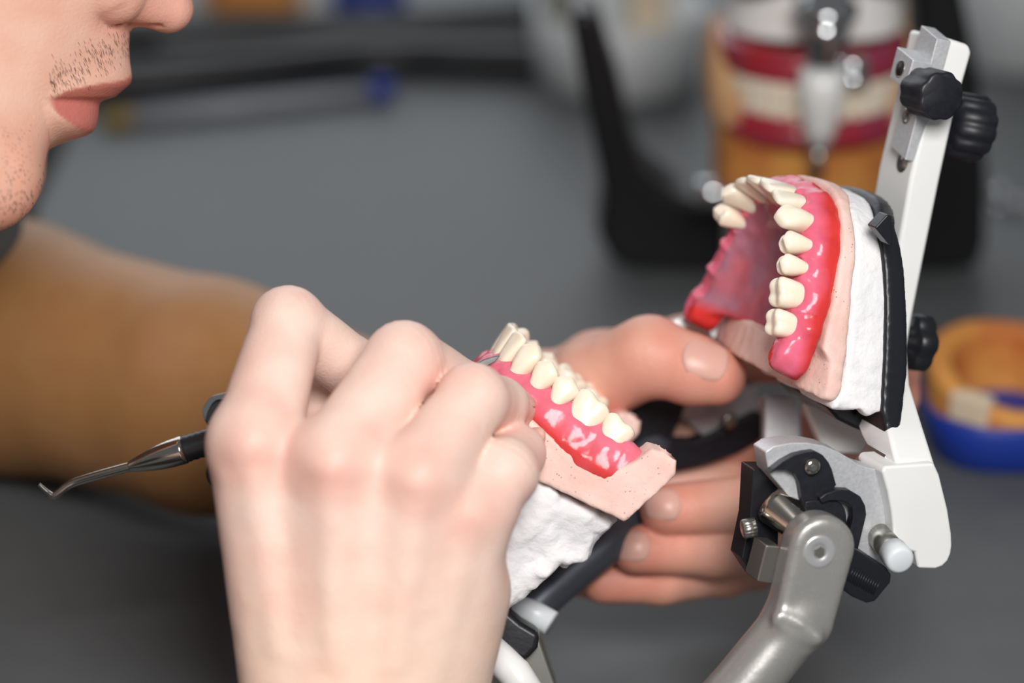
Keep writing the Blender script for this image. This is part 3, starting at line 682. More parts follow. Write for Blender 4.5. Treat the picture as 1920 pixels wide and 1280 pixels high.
# wrinkles over the middle joints
for k in ('index', 'middle', 'ring', 'little'):
    P = FC[k]; ax_ = nrm(nrm(P[1] - P[0]) + nrm(P[2] - P[1])); up = nrm(P[1] - (P[0] + P[2])/2)
    t = (X - P[1][0])*ax_[0] + (Y - P[1][1])*ax_[1] + (Z - P[1][2])*ax_[2]; rr = np.sqrt((X - P[1][0])**2 + (Y - P[1][1])**2 + (Z - P[1][2])**2)
    un = (X - P[1][0])*up[0] + (Y - P[1][1])*up[1] + (Z - P[1][2])*up[2]
    d = d + .28*np.sin(t*2.6 + .6*np.sin(un))*np.exp(-(t/3.8)**2)*np.clip(un/7, 0, 1)*(rr < 16)
Xb, Yb, Zb = np.broadcast_arrays(*G); d = d + .12*vnoise(Xb, Yb, Zb, 5, 61)
d = smax(d, -(Y + 138), 1.0)
V, Q = nets(d, lo, h, 2)
red = .0
for k in fing: red = red + .75*blob(V, FC[k][0] + [0, 0, 8], 9) + .55*blob(V, FC[k][1], 9) + .45*blob(V, FC[k][3], 8)
red = np.clip(red + .35*vnoise(V[:, 0], V[:, 1], V[:, 2], 11, 62), 0, 1)
T = mixc(SK, SKR, red*.75); yel = np.clip((-V[:, 1] - 45)/50, 0, 1); T = T*(1 - .5*yel[:, None]) + SKY*.5*yel[:, None]
add_body(V, Q, T)
NAILS = []
from mathutils.bvhtree import BVHTree
def bvh(V, Q): return BVHTree.FromPolygons([tuple(v) for v in V], [tuple(int(i) for i in q) for q in Q])
def nail(tree, c, tip, out, wd, ln, lift=.28, far=12.):   # a curved plate laid on the fingertip
    tip = nrm(tip); out = nrm(np.asarray(out) - tip*(np.asarray(out) @ tip)); sdv = np.cross(tip, out); V = []; Fc = []; n = 13; m = 11
    c = np.asarray(c, float); last = 0.
    H = np.zeros((n, m)); U = np.zeros((n, m)); T_ = np.zeros((n, m))
    for i in range(n):
        for j in range(m):
            v = -1 + 2*i/(n - 1); u = -1 + 2*j/(m - 1)
            uu = u*wd/2*(1 - .12*abs(v)**3)*math.sqrt(1 - .22*max(0, v)**2); vv = v*ln/2 + (-.10 if v > 0 else .18)*u*u*abs(v)*ln
            p = c + sdv*uu + tip*vv; r = tree.ray_cast(Vector(p + out*far), Vector(-out), 26)
            H[i, j] = (far - r[3]) if r[0] is not None else np.nan; U[i, j] = uu; T_[i, j] = vv
    if np.isnan(H).any(): H = np.where(np.isnan(H), np.nanmin(H), H)
    co_ = np.polyfit(np.r_[U.ravel()], H.ravel(), 2)
    A = np.stack([np.ones(H.size), U.ravel(), U.ravel()**2, T_.ravel(), T_.ravel()**2], 1); k, *_ = np.linalg.lstsq(A, H.ravel(), rcond=None)
    Hf = (A @ k).reshape(H.shape); Hf = np.maximum(Hf, H - .15)
    for off in (lift, lift - .7):
        for i in range(n):
            for j in range(m):
                edge = max(abs(-1 + 2*j/(m - 1))**4, (max(0, 1 - 2*i/(n - 1)))**5)
                V.append(c + sdv*U[i, j] + tip*T_[i, j] + out*(Hf[i, j] + off - .22*edge))
    L = n*m
    for i in range(n - 1):
        for j in range(m - 1):
            q = [i*m + j, i*m + j + 1, (i + 1)*m + j + 1, (i + 1)*m + j]; Fc.append(q); Fc.append([x + L for x in q[::-1]])
    rim = [j for j in range(m)] + [i*m + m - 1 for i in range(1, n)] + [(n - 1)*m + j for j in range(m - 2, -1, -1)] + [i*m for i in range(n - 2, 0, -1)]
    for a_, b_ in zip(rim, rim[1:] + rim[:1]): Fc.append([a_, b_, b_ + L, a_ + L])
    NAILS.append((np.array(V), Fc))
tree = bvh(V, Q)
tipd = nrm(FC['ring'][3] - FC['ring'][2])
nail(tree, FC['ring'][3] + np.array([.4, 0, 1.0]), tipd + np.array([.35, -.1, .0]), np.array([.3, .85, .3]), 8.0, 7.5, .3, 9.)
nail(tree, FC['little'][3] + np.array([1.6, 0, .6]), np.array([.8, -.25, -.5]), np.array([.42, .62, .66]), 7.6, 6.5, .3, 8.5)
# right forearm down past the picture, elbow by the bench edge
G, lo, h = grid((-200, -165, -10), (20, -80, 330), 2.2)
d = smin(cap(G, C(680, 1440, 25), WR, 21.5, 25), cap(G, WR, EL, 25.5, 40), 12)
d = smax(d, G[1] + 104, 1)
V, Q = nets(d, lo, h, 2); add_body(V, Q, np.tile(SK, (len(V), 1)))
# ---- far (left) arm and hand
G, lo, h = grid((-260, -92, -275), (8, 60, -52), 1.8)
LE = C(-260, 560, -215); LF = C(0, 645, -190); LM = C(400, 744, -150); LWp = C(880, 832, -92); LH = C(1000, 815, -76)
d = smin(cap(G, LE, LF, 43, 42), cap(G, LF, LM, 41, 38), 14); d = smin(d, cap(G, LM, LWp, 38, 19), 8); d = smin(d, cap(G, LWp, LH, 21, 22), 12)
d = smax(d, G[0] - 6, 1)
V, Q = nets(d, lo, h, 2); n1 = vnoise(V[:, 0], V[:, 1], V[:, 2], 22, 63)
add_body(V, Q, mixc(lin(170, 124, 78), SKL, np.clip((V[:, 0] + 60)/50, 0, 1) + .15*n1))  # forearm shade put into the skin colour, fading out towards the wrist
G, lo, h = grid((-12, -78, -125), (134, 20, -26), 1.0)
hand = {
 'thumb': ([(1040, 800, -76), (1110, 715, -62), (1218, 668, -50), (1300, 694, -46), (1345, 706, -45)], [15, 12.5, 11.6, 10, 8.4]),
 'index': ([(1120, 700, -92), (1290, 655, -92), (1480, 660, -96), (1668, 690, -90), (1676, 742, -80)], [12, 10.5, 9.5, 9, 8]),
 'middle': ([(1140, 800, -98), (1420, 820, -100), (1600, 850, -96), (1580, 905, -76), (1420, 945, -56), (1248, 956, -50)], [12, 11, 10.5, 9.5, 8.8, 7.6]),
 'ring': ([(1130, 880, -98), (1400, 930, -100), (1540, 980, -92), (1480, 1020, -72), (1340, 1030, -58), (1192, 1030, -52)], [12, 11, 10, 9, 8.2, 7.2]),
 'little': ([(1090, 960, -94), (1300, 1010, -98), (1410, 1050, -90), (1360, 1065, -72), (1240, 1085, -62), (1130, 1090, -60)], [12, 11, 9, 8.4, 7.6, 6.6]),
}
d = smin(cap(G, LWp, LH, 21, 22), cap(G, LH, C(1120, 830, -96), 22, 18), 14)
for k in ('index', 'middle', 'ring', 'little'): d = smin(d, cap(G, LH, C(*hand[k][0][0]), 18, 12.5), 8)
d = smin(d, cap(G, C(1010, 980, -74), C(1110, 1030, -84), 15, 15), 10)
df = None; HC = {}
for k, (P, R) in hand.items():
    P = Cs(P); HC[k] = P; c = chain(G, P, R, 2.5); df = c if df is None else smin(df, c, 1.0)
d = smin(d, df, 5)
X, Y, Z = G; P = HC['thumb'][2]
d = d + .2*np.sin((X - P[0])*1.9 + (Y - P[1])*.5)*np.exp(-((X - P[0])**2/30 + (Y - P[1] - 6)**2/60))*(Z > P[2])
d = smax(d, -(G[0] - (-10)), 1)
V, Q = nets(d, lo, h, 2)
red = 0
for k in hand: red = red + .8*blob(V, HC[k][-1], 12) + (.5*blob(V, HC[k][2], 12))
red = np.clip(red + .25*vnoise(V[:, 0], V[:, 1], V[:, 2], 9, 64) + .35, 0, 1)
add_body(V, Q, mixc(SKL, np.array(lin(220, 140, 120)), red*.8))
tp = HC['thumb']; td = nrm(tp[4] - tp[3])
tree = bvh(V, Q)
nail(tree, C(1322, 690, -46), td + np.array([0, .02, 0]), np.array([-.05, .32, .95]), 12.5, 13.5)
nail(tree, HC['middle'][-1] + np.array([-.5, .8, 0]), np.array([-1, 0, -.1]), np.array([0, .2, 1]), 9.6, 11)
nail(tree, HC['ring'][-1] + np.array([-.5, .6, 0]), np.array([-1, -.05, -.1]), np.array([0, .15, 1]), 9.2, 10.5)
# ---- head in profile
ZM = -14.0
def ymm(py): return (640 - py)*(D - ZM)/F
def xmm(px): return (px - 960)*(D - ZM)/F
prof = np.array([(-120, 250), (-60, 250), (0, 247), (40, 244), (60, 243), (90, 241.5), (115, 243), (135, 246), (150, 246.5), (158, 243), (167, 232), (176, 221), (183, 212), (186.5, 196), (189, 190), (194, 185.5), (205, 185), (220, 183.5), (235, 180.5), (246, 175), (253, 164), (258, 150), (263, 134), (270, 112), (277, 97), (285, 88), (295, 83), (310, 83.5), (325, 83), (340, 81), (360, 73), (380, 62), (397, 50), (410, 34), (420, 16), (428, -10), (436, -50), (446, -120), (470, -330), (520, -500)], float)
base = np.array([(-120, 250), (0, 246), (60, 242), (110, 234), (150, 221), (186, 200), (220, 166), (257, 124), (280, 96), (310, 84), (340, 80), (380, 62), (410, 34), (428, -10), (446, -120), (470, -330), (520, -500)], float)
bsm = np.array([(-120, 250), (60, 236), (186, 194), (310, 96), (400, 40), (446, -100), (470, -330), (520, -500)], float)
P3 = lambda px, py, w_: np.array([xmm(px), ymm(py), ZM + w_])
def head_sdf(G):
    X, Y, Z = G
    ys = Y[0, :, 0]; py_ = 640 - ys*F/(D - ZM)
    w = np.abs(Z[0, 0, :] - ZM)
    Bx = np.interp(py_, base[:, 0], xmm(base[:, 1]))
    s = np.sqrt(np.clip(1 - (w/25.5)**2, .02, 1))
    PYe = 186 + (py_[:, None] - 186)/s[None, :]
    Rl = np.interp(PYe, prof[:, 0], xmm(prof[:, 1])) - np.interp(PYe, base[:, 0], xmm(base[:, 1]))
    chin = np.clip((py_ - 210)/200, 0, 1)[:, None]
    Rl = np.where((PYe > 60) & (PYe < 300), Rl, 0)*np.clip(1 - (w/25.5)**2, 0, 1)[None, :]**.5
    drop = np.where(w < 25, .0225*w**2, 14.06 + (w - 25)*1.125 + .045*(w - 25)**2)[None, :]
    drop = drop*(1 - .35*chin)
    yy = np.linspace(-1600, 1200, 1401); Bf = np.interp(yy, bsm[:, 0], xmm(bsm[:, 1])); kb = np.ones(69)/69; Bf = np.convolve(np.pad(Bf, 34, 'edge'), kb, 'valid')
    Bs = np.interp(py_, yy, Bf)
    q_ = np.clip((w - 3)/20, 0, 1); q_ = (q_*q_*(3 - 2*q_))[None, :]
    XS = Bx[:, None]*(1 - q_) + Bs[:, None]*q_ + Rl - drop
    d = (X - XS[None])*.62 + 0*Z
    d = smax(d, (Y - ymm(-330)) + 0*X + 0*Z, 14); d = smax(d, -(X + 215), 10); d = smax(d, np.abs(Z - ZM) - 60, 10)
    d = smax(d, -(Y - ymm(470)), 8)
    d = smin(d, cap(G, P3(318, 14, 0), P3(285, -100, 0), 6.4, 7.5), 5)
    d = smin(d, cap(G, P3(285, -100, 0), P3(222, -285, 0), 7.0, 6.0), 5)
    for sg in (-1, 1):
        d = smin(d, cap(G, P3(312, 16, 3*sg), P3(250, 8, 10.5*sg), 5.6, 5.0), 3)
        ea = ell(G, P3(214, 6, 14.2*sg), (7.2, 6.3, 7.6)); d = smin(d, ea, .8) + .8*np.exp(-((ea - .7)/.8)**2)*np.clip((P3(246, 0, 0)[0] - X)/3, 0, 1)
        d = smin(d, cap(G, P3(300, -60, 5*sg), P3(190, -40, 18*sg), 6, 9), 7)
        d = smax(d, -ell(G, P3(276, 44, 5.6*sg), (3.6, 1.8, 2.4)), .8)
    d = smin(d, cap(G, P3(312, 26, 0), P3(246, 34, 0), 3.4, 2.2), 2.5)
    # skull, brow, eyes, ears, neck
    d = smin(d, ell(G, (-198, 160, ZM), (93, 84, 73)), 24)
    d = smin(d, cap(G, P3(205, -330, -36), P3(205, -330, 36), 8, 8), 12)
    for sg in (-1, 1):
        d = smax(d, -ell(G, P3(215, -268, 31*sg), (11, 9, 14)), 9)
        d = smin(d, ell(G, P3(150, -262, 31*sg), (12, 11.5, 12)), 1.5)
        e_ = smin(ell(G, (-205, 112, ZM + 72*sg), (16, 30, 6)), cap(G, (-202, 112, ZM + 62*sg), (-202, 112, ZM + 72*sg), 10, 9), 4); d = smin(d, e_, 4)
        d = smin(d, cap(G, P3(-20, 330, 30*sg), (-196, 84, ZM + 52*sg), 14, 16), 16)
    d = smin(d, cap(G, (-215, 100, ZM), (-305, -50, ZM), 52, 56), 20)
    return d
flo = np.array(C(-60, 480, 0)); fhi = np.array(C(400, -60, 0)); flo[2] = ZM - 46; fhi[2] = ZM + 46
G, lo, h = grid(flo, fhi, .75); X, Y, Z = G
d = head_sdf(G)
def boxd(G, e): return np.maximum(np.maximum(np.maximum(flo[0] + e - G[0], G[0] - fhi[0]), np.maximum(flo[1] - 90 - G[1], G[1] - fhi[1] + e)), np.abs(G[2] - ZM) - 46 + e)
d = np.maximum(d, boxd(G, 1.5))
V, Q = nets(d, lo, h, 1)
vpy = 640 - V[:, 1]*F/(D - ZM); vw = np.abs(V[:, 2] - ZM); sv = np.sqrt(np.clip(1 - (vw/24.5)**2, 0, 1)); pe = (vpy - 186)/np.maximum(sv, .05)
bow = -40 - 7*np.exp(-((vw - 4)/3.)**2) + 5*np.exp(-(vw/2.0)**2)
lip = np.clip((pe - bow)/5, 0, 1)*np.clip((71 - pe)/8, 0, 1)*(vw < 24.5)
lip *= np.clip((24.5 - vw)/2, 0, 1)
nred = blob(V, P3(318, 15, 0), 13) + blob(V, P3(214, 10, 13), 10) + blob(V, P3(214, 10, -13), 10)
ck = np.clip((V[:, 0] - xmm(60))/20, 0, 1)
T = mixc(SKF, np.array(lin(222, 160, 136)), np.clip(.25 + .5*np.clip((vpy - 200)/150, 0, 1) + .25*vnoise(V[:, 0], V[:, 1], V[:, 2], 6, 71), 0, 1))
T = T*(1 - .55*np.clip(nred, 0, 1)[:, None]) + SKR*.55*np.clip(nred, 0, 1)[:, None]
lc = mixc(lin(192, 116, 104), lin(206, 124, 114), (pe > 0)*1.0)
T = T*(1 - lip[:, None]) + lc*lip[:, None]
HC0 = P3(150, 180, 0); rd = nrm(np.array([0, 0, D]) - HC0); ra_ = np.cross([0, 0, 1.], rd)
HROT = np.array(__import__('mathutils').Matrix.Rotation(math.asin(np.linalg.norm(ra_)), 3, Vector(ra_)))
def hrot(V): return (V - HC0) @ HROT.T + HC0
V = hrot(V)
HEADV, HEADQ = V, Q
add_body(V, Q, T)
# the rest of the head, out of the picture
G, lo, h = grid((-365, -115, ZM - 84), (-78, 250, ZM + 84), 2.2)
d = np.maximum(head_sdf(G), -boxd(G, 6.0))
V, Q = nets(d, lo, h, 0); V = hrot(V); add_body(V, Q, np.tile(SKF, (len(V), 1)))
G, lo, h = grid((-520, -420, -260), (-180, 20, 260), 6)
d = cap(G, (-345, -100, ZM), (-410, -420, ZM), 105, 125)
d = smin(d, cap(G, (-320, -70, -170), (-320, -70, 160), 55, 55), 40)
d = smin(d, cap(G, (-320, -70, -165), LE, 52, 44), 20)
d = smin(d, cap(G, (-320, -70, 165), EL, 52, 42), 20)
V, Q = nets(d, lo, h, 2); add_body(V, Q, np.tile(SK, (len(V), 1)))
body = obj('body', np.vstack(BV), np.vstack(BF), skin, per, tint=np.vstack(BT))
for v, f in NAILS: obj('fingernail', v, f, nailm, per)
# stubble
bv = BVHTree.FromPolygons([tuple(v) for v in HEADV], [tuple(int(i) for i in q) for q in HEADQ])
SV = []; SF = []
def hair(px, py, dx, dy, ln, r=.05):
    o_ = C(px, py, 60); e_ = np.array([0, 0, D]); dr = nrm(o_ - e_); hit = bv.ray_cast(Vector(e_), Vector(dr))
    if hit[0] is None: return
    p = np.array(hit[0]); n = np.array(hit[1]); n = n*np.sign(n @ -dr)
    t = nrm(np.array([dx, dy, 0]) - n*(np.array([dx, dy, 0]) @ n) + n*.35)
    a_ = p - t*.15; b_ = p + t*ln; u, v, _ = basis(t); k = len(SV)
    for q, rr in ((a_, r), ((a_ + b_)/2 + n*.04, r*.8)):
        for j in range(3): SV.append(q + (u*math.cos(j*2.094) + v*math.sin(j*2.094))*rr)
    SV.append(b_)
    for j in range(3): SF.append([k + j, k + (j + 1) % 3, k + 3 + (j + 1) % 3, k + 3 + j]); SF.append([k + 3 + j, k + 3 + (j + 1) % 3, k + 6])
rs = random.Random(5)
n = 0
while n < 270:
    x = rs.uniform(92, 246); yc = np.interp(x, [92, 120, 160, 200, 240], [150, 138, 118, 95, 78]); y = rs.gauss(yc, 20)
    if y > np.interp(x, [92, 130, 180, 225, 246], [186, 178, 160, 140, 132]) or y < 48: continue
    hair(x, y, .75 + rs.uniform(-.3, .3), -1, rs.uniform(.8, 1.7)); n += 1
n = 0
while n < 150:
    x = rs.uniform(0, 82); y = rs.uniform(300, 432)
    if rs.random() > np.clip((y - 300)/90, .12, 1): continue
    hair(x, y, .3 + rs.uniform(-.5, .5), -1, rs.uniform(.6, 1.3), .065); n += 1
for i in range(60): hair(rs.uniform(0, 60), rs.uniform(230, 330), .2, -1, .6, .05)
st_ = obj('stubble', np.array(SV), SF, hairm, per, smooth=False); st_['kind'] = 'stuff'; st_['label'] = 'short dark stubble over the upper lip and chin'
# hair and shirt
G, lo, h = grid((-340, 0, ZM - 95), (-85, 270, ZM + 95), 3.0)
d = ell(G, (-202, 166, ZM), (99, 90, 80)); d = smax(d, -ell(G, (-120, 100, ZM), (72, 92, 110)), 8)
d = smax(d, -cap(G, (-190, 100, ZM - 100), (-190, 100, ZM + 100), 34, 34), 6)
Xb, Yb, Zb = np.broadcast_arrays(*G); d = d + 2*vnoise(Xb, Yb, Zb, 9, 81)
V, Q = nets(d, lo, h, 1); obj('hair', hrot(V), Q, hairm, per)
G, lo, h = grid((-560, -440, -280), (-120, 110, 280), 5)
d = cap(G, (-345, -105, ZM), (-410, -430, ZM), 112, 133)
d = smin(d, cap(G, (-320, -70, -170), (-320, -70, 160), 62, 62), 40)
d = smin(d, cap(G, (-320, -70, -168), C(-190, 520, -205), 60, 52), 20)
d = smin(d, cap(G, C(-190, 520, -205), C(-150, 420, -205), 48, 36), 20)
d = smin(d, cap(G, (-320, -70, 168), (EL + np.array([-320, -70, 168]))/2, 60, 58), 20)
d = smin(d, cap(G, C(-170, 300, -160), C(-48, 420, -132), 24, 17.5), 10)
d = smax(d, -cap(G, (-225, 85, ZM), (-300, -40, ZM), 58, 60), 6)
Xb, Yb, Zb = np.broadcast_arrays(*G); d = d + 2.5*vnoise(Xb, Yb, Zb, 28, 82)
V, Q = nets(d, lo, h, 2); obj('shirt', V, Q, shirtm, per)
# ================================================================ the room and the bench
def wbox(name, lo, hi, m, parent=None, bevel=None):
    lo = np.array(lo, float); hi = np.array(hi, float)
    V, Fc = boxf((lo + hi)/2, np.eye(3), hi - lo); return obj(name, V, Fc, m, parent, smooth=bool(bevel), world=True, bevel=bevel)
f_ = wbox('floor', (-2500, -1500, -40), (2500, 2600, 0), floor_m); f_['kind'] = 'structure'
w_b = wbox('wall_back', (-2500, 2600, 0), (2500, 2680, 2600), wall_m); w_b['kind'] = 'structure'
bn = thing('workbench', (400, 1200, 0), 'grey laminate workbench under everything in the picture', 'workbench', world=True)
wbox('bench_top', (-212, 430, BENCH - 30), (1500, 2100, BENCH), desk_m, bn, bevel=2)
for x in (-150, 1430):
    for y in (500, 2030): wbox('leg', (x - 30, y - 30, 0), (x + 30, y + 30, BENCH - 30), steeld, bn, bevel=2)
# ================================================================ things standing on the bench behind
WUP = np.array([0, math.cos(TH), math.sin(TH)]); WY = np.array([0, math.sin(TH), -math.cos(TH)])   # world up / away, in the working frame
WX = np.array([1., 0, 0])
def gnd(px, py): return unW(bench(px, py))
def up(px, py, q0): return onplane(px, py, q0, WY)
def upoly(pts, q0): return np.array([up(x, y, q0) for x, y in pts])
class UF:       # upright frame standing on the bench: x right, y up, z towards the viewer
    def __init__(s, o): s.o = np.array(o, float); s.R = np.stack([WX, WUP, -WY], 1)
    def w(s, p): return np.atleast_2d(p) @ s.R.T + s.o
    def loc(s, p): return (np.asarray(p) - s.o) @ s.R
def sup(P, n=48, e=2.6, a0=0, a1=2*math.pi):
    t = np.linspace(a0, a1, n, endpoint=abs(a1 - a0 - 2*math.pi) > 1e-6); c, s = np.cos(t), np.sin(t)
    return np.stack([np.sign(c)*np.abs(c)**(2/e)*P[0], np.sign(s)*np.abs(s)**(2/e)*P[1]], 1)
def stack(fr, rings, n=56, e=2.6):     # rings: (height, half width, half depth, cx, cz)
    V = []; Fc = []
    for (y, a, b, cx, cz) in rings:
        for p in sup((a, b), n, e): V.append(fr.w([p[0] + cx, y, p[1] + cz])[0])
    for i in range(len(rings) - 1):
        for j in range(n): Fc.append([i*n + j, i*n + (j + 1) % n, (i + 1)*n + (j + 1) % n, (i + 1)*n + j])
    Fc.append(list(range(n))[::-1]); Fc.append([(len(rings) - 1)*n + j for j in range(n)])
    return np.array(V), Fc
# second articulator
q0 = gnd(1400, 512)
a2 = thing('articulator', q0, 'blurred black articulator frame standing on the bench behind, holding an orange stone cast', 'articulator')
L_px = [(1066, 30), (1094, 20), (1124, 34), (1142, 100), (1164, 165), (1184, 262), (1210, 325), (1265, 366), (1330, 388), (1500, 398), (1690, 398), (1720, 330), (1725, 150), (1712, -40), (1800, -40), (1838, 150), (1852, 330), (1850, 460), (1835, 500), (1780, 513), (1500, 516), (1326, 516), (1200, 511), (1142, 486), (1120, 440), (1132, 366), (1094, 183)]
obj('frame', *prism(upoly(L_px, q0), WY*34), mat('black_frame', lin(14, 14, 16), rough=.42), a2, bevel=5)
F2 = UF(up(1497, 512, q0 - WY*18)); s2 = np.linalg.norm(up(1497, 412, F2.o) - F2.o)/100      # mm per pixel there
hY = lambda py: (544 - py)*s2
obj('model_plate', *stack(F2, [(0, 30, 24, 0, 0), (hY(415), 30, 24, 0, 0)]), alum, a2, bevel=1)
qp = F2.o - WY*46; pq = up(1528, 400, qp); s5 = np.linalg.norm(up(1528, 300, qp) - pq)/100*.96
pr = lambda rows: [((up(1528, y, qp) - pq) @ WUP, r*s5) for y, r in rows]
obj('incisal_pin', *lathe(pq, WUP, pr([(332, 11), (272, 13)]), 32), steeld, a2)
obj('pin_sleeve', *lathe(pq, WUP, pr([(272, 20), (240, 30), (200, 38), (172, 42), (132, 41), (128, 30)]), 32), whitep, a2)
obj('pin_body', *lathe(pq, WUP, pr([(128, 26), (118, 30), (62, 42), (40, 46), (34, 30)]), 32), chrome, a2)
obj('pin_nut', *lathe(pq, WUP, pr([(34, 50), (30, 56), (8, 56), (4, 40), (-40, 40)]), 32), chrome, a2)
obj('upper_arm', *prism(upoly([(1375, -60), (1375, -8), (1420, 2), (1470, -8), (1590, -10), (1660, -8), (1760, -12), (1760, -60)], F2.o - WY*30), WY*60), blackm, a2, bevel=3)
for y in (122, 150): obj('side_screw', *lathe(up(1602, y, qp), WX, [(-5.5, 2.2), (-5, 2.9), (5, 2.9), (5.5, 2.2)], 24), chrome, a2)
obj('frame_knob', *lathe(up(1338, 362, F2.o - WY*22), WX, [(-7, 4), (-6, 5.5), (6, 5.5), (7, 4)], 24), chrome, a2)
c2 = thing('dental_cast', F2.w([0, hY(415), 0])[0], 'blurred orange stone lower cast in the black articulator behind', 'dental cast')
obj('orange_base', *stack(F2, [(hY(415), 34.5, 28, 0, 0), (hY(380), 36, 30, 0, 0), (hY(300), 36.5, 31, 0, 0), (hY(262), 37.5, 32, 0, 0), (hY(245), 38, 33, 0, 0)]), orange_s, c2, bevel=2)
peach = mat('peach_stone', lin(222, 178, 128), rough=.7, col2=lin(206, 150, 110), nscale=70)
obj('land', *stack(F2, [(hY(252), 38.5, 33.5, 0, 0), (hY(225), 40.5, 34, 0, 0), (hY(160), 41.5, 30, 0, -3), (hY(120), 40, 24, 0, -8), (hY(105), 38, 20, 0, -10)]), peach, c2, bevel=2)
d2 = thing('waxed_denture', F2.w([0, hY(250), 20])[0], 'blurred pair of red wax dentures closed between the orange and white casts behind', 'denture')
def ring(fr, y, a, b, r, e=2.3, a0=-.35, a1=math.pi + .35, cz=0, n=60, flat=1.0):
    P = [fr.w([p[0], y, p[1] + cz])[0] for p in sup((a, b), n, e, a0, a1)]
    return tube(np.array(P), r, 20, flat)
obj('upper_gum', *merge(ring(F2, hY(118), 31.5, 30, 5.2, cz=3), ring(F2, hY(136), 31, 30.5, 5.0, cz=3.5)), redwax, d2)
obj('lower_gum', *merge(ring(F2, hY(218), 31, 30, 5.2, cz=4), ring(F2, hY(238), 32, 30.5, 5.4, cz=4.5)), redwax, d2)
for a_, b_ in ((-.5, .45), (math.pi - .45, math.pi + .5)): obj('wax_side', *ring(F2, hY(178), 32, 26, 5.5, a0=a_, a1=b_, cz=1, n=14), redwax, d2)
for row, (y0, y1, off) in enumerate(((146, 180, 1.0), (181, 212, 0))):
    ts = np.linspace(.5, math.pi - .5, 11)
    for i, t in enumerate(ts):
        p = sup((31, 31), 2, 2.3, t, t + .001)[0]; pn = nrm(np.array([math.cos(t), 0, math.sin(t)])); tg = np.array([-pn[2], 0, pn[0]])
        cc = F2.w([p[0], hY((y0 + y1)/2), p[1] + 4 + off])[0]
        obj('tooth', *boxf(cc, (F2.R @ tg, WUP, F2.R @ pn), (6.8, (y1 - y0)*s2, 6.5)), beigem if 0 else toothm, d2, bevel=1.6)
stain = mat('stained_plaster', lin(238, 236, 234), rough=.8, col2=lin(214, 178, 140), nscale=38, nfac=(.58, .72))
c3 = thing('dental_cast', F2.w([0, hY(95), 0])[0], 'blurred white plaster upper cast above the red dentures behind', 'dental cast')
obj('plaster_block', *stack(F2, [(hY(104), 30, 24, 0, -2), (hY(84), 34.5, 29, 0, 0), (hY(20), 33.5, 28.5, 0, 0), (hY(-50), 33, 28, 0, 0)]), stain, c3, bevel=2)
# grey cup with stone dies
q1 = gnd(1165, 196); F3 = UF(q1 + WY*42); s3 = np.linalg.norm(up(1165, 96, q1) - q1)/100
cup = thing('plastic_cup', F3.o, 'pale grey plastic cup behind the black frame, with a cream block inside', 'cup')
obj('cup_wall', *lathe(F3.o, WUP, [(0, 40), (1, 42.5), (38, 44.5), (38.5, 44), (38, 43), (3, 40.5), (2, 10)], 64), greyc, cup)
dv = thing('stone_die', F3.o + WUP*4, 'cream stone block standing in the pale grey cup behind', 'stone block')
V, Fc = boxf(up(1215, 50, q1 + WY*30), (WX, WUP, WY), (19, 68, 18)); obj('die_body', V, Fc, beigem, dv, bevel=2)
dv = thing('stone_die', F3.o + WUP*4 + WX*-30, 'greyish stone block in the pale grey cup, left of the black post', 'stone block')
V, Fc = boxf(up(1050, 58, q1 + WY*40), (WX, WUP, WY), (15, 60, 16)); obj('die_body', V, Fc, mat('grey_stone', lin(128, 128, 120), rough=.8), dv, bevel=2)
# pale tub at the top right edge
q1 = gnd(1935, 150); tb = thing('plastic_tub', q1 + WY*40, 'blurred pale grey tub at the top right corner', 'tub')
obj('tub_wall', *lathe(q1 + WY*36, WUP, [(0, 30), (1, 33), (80, 38), (80.5, 37), (3, 31), (2.5, 10)], 64), greyc, tb)
q1 = gnd(1735, 75); cb = thing('stone_cast', q1 + WY*22, 'blurred cream stone cast far behind the white bar of the articulator', 'dental cast')
obj('stone_base', *stack(UF(q1 + WY*22), [(0, 22, 20, 0, 0), (12, 23, 21, 0, 0), (28, 20, 18, 0, 0), (32, 16, 15, 0, 0)]), beigem, cb, bevel=2)
# small bright screws at the right edge
for k, (x, y, lb) in enumerate(((1900, 398, 'tiny blurred chrome screw lying at the right edge of the bench, the nearer one'), (1868, 372, 'tiny blurred chrome screw lying left of the other at the right edge'))):
    q = gnd(x, y); t_ = thing('screw', q, lb, 'screw', 'loose screws at the right edge')
    ax = nrm(np.array([.8, .2*k - .1, 0]) @ np.eye(3)); ax = nrm(WX*.9 + WY*(.3 - .6*k))
    obj('head', *lathe(q + WUP*3.2, ax, [(0, 2), (.5, 3.2), (3, 3.2), (3.4, 2.5)], 20), chrome, t_); obj('shaft', *lathe(q + WUP*3.2, -ax, [(0, 1.5), (9, 1.5), (10, .6)], 16), chrome, t_)
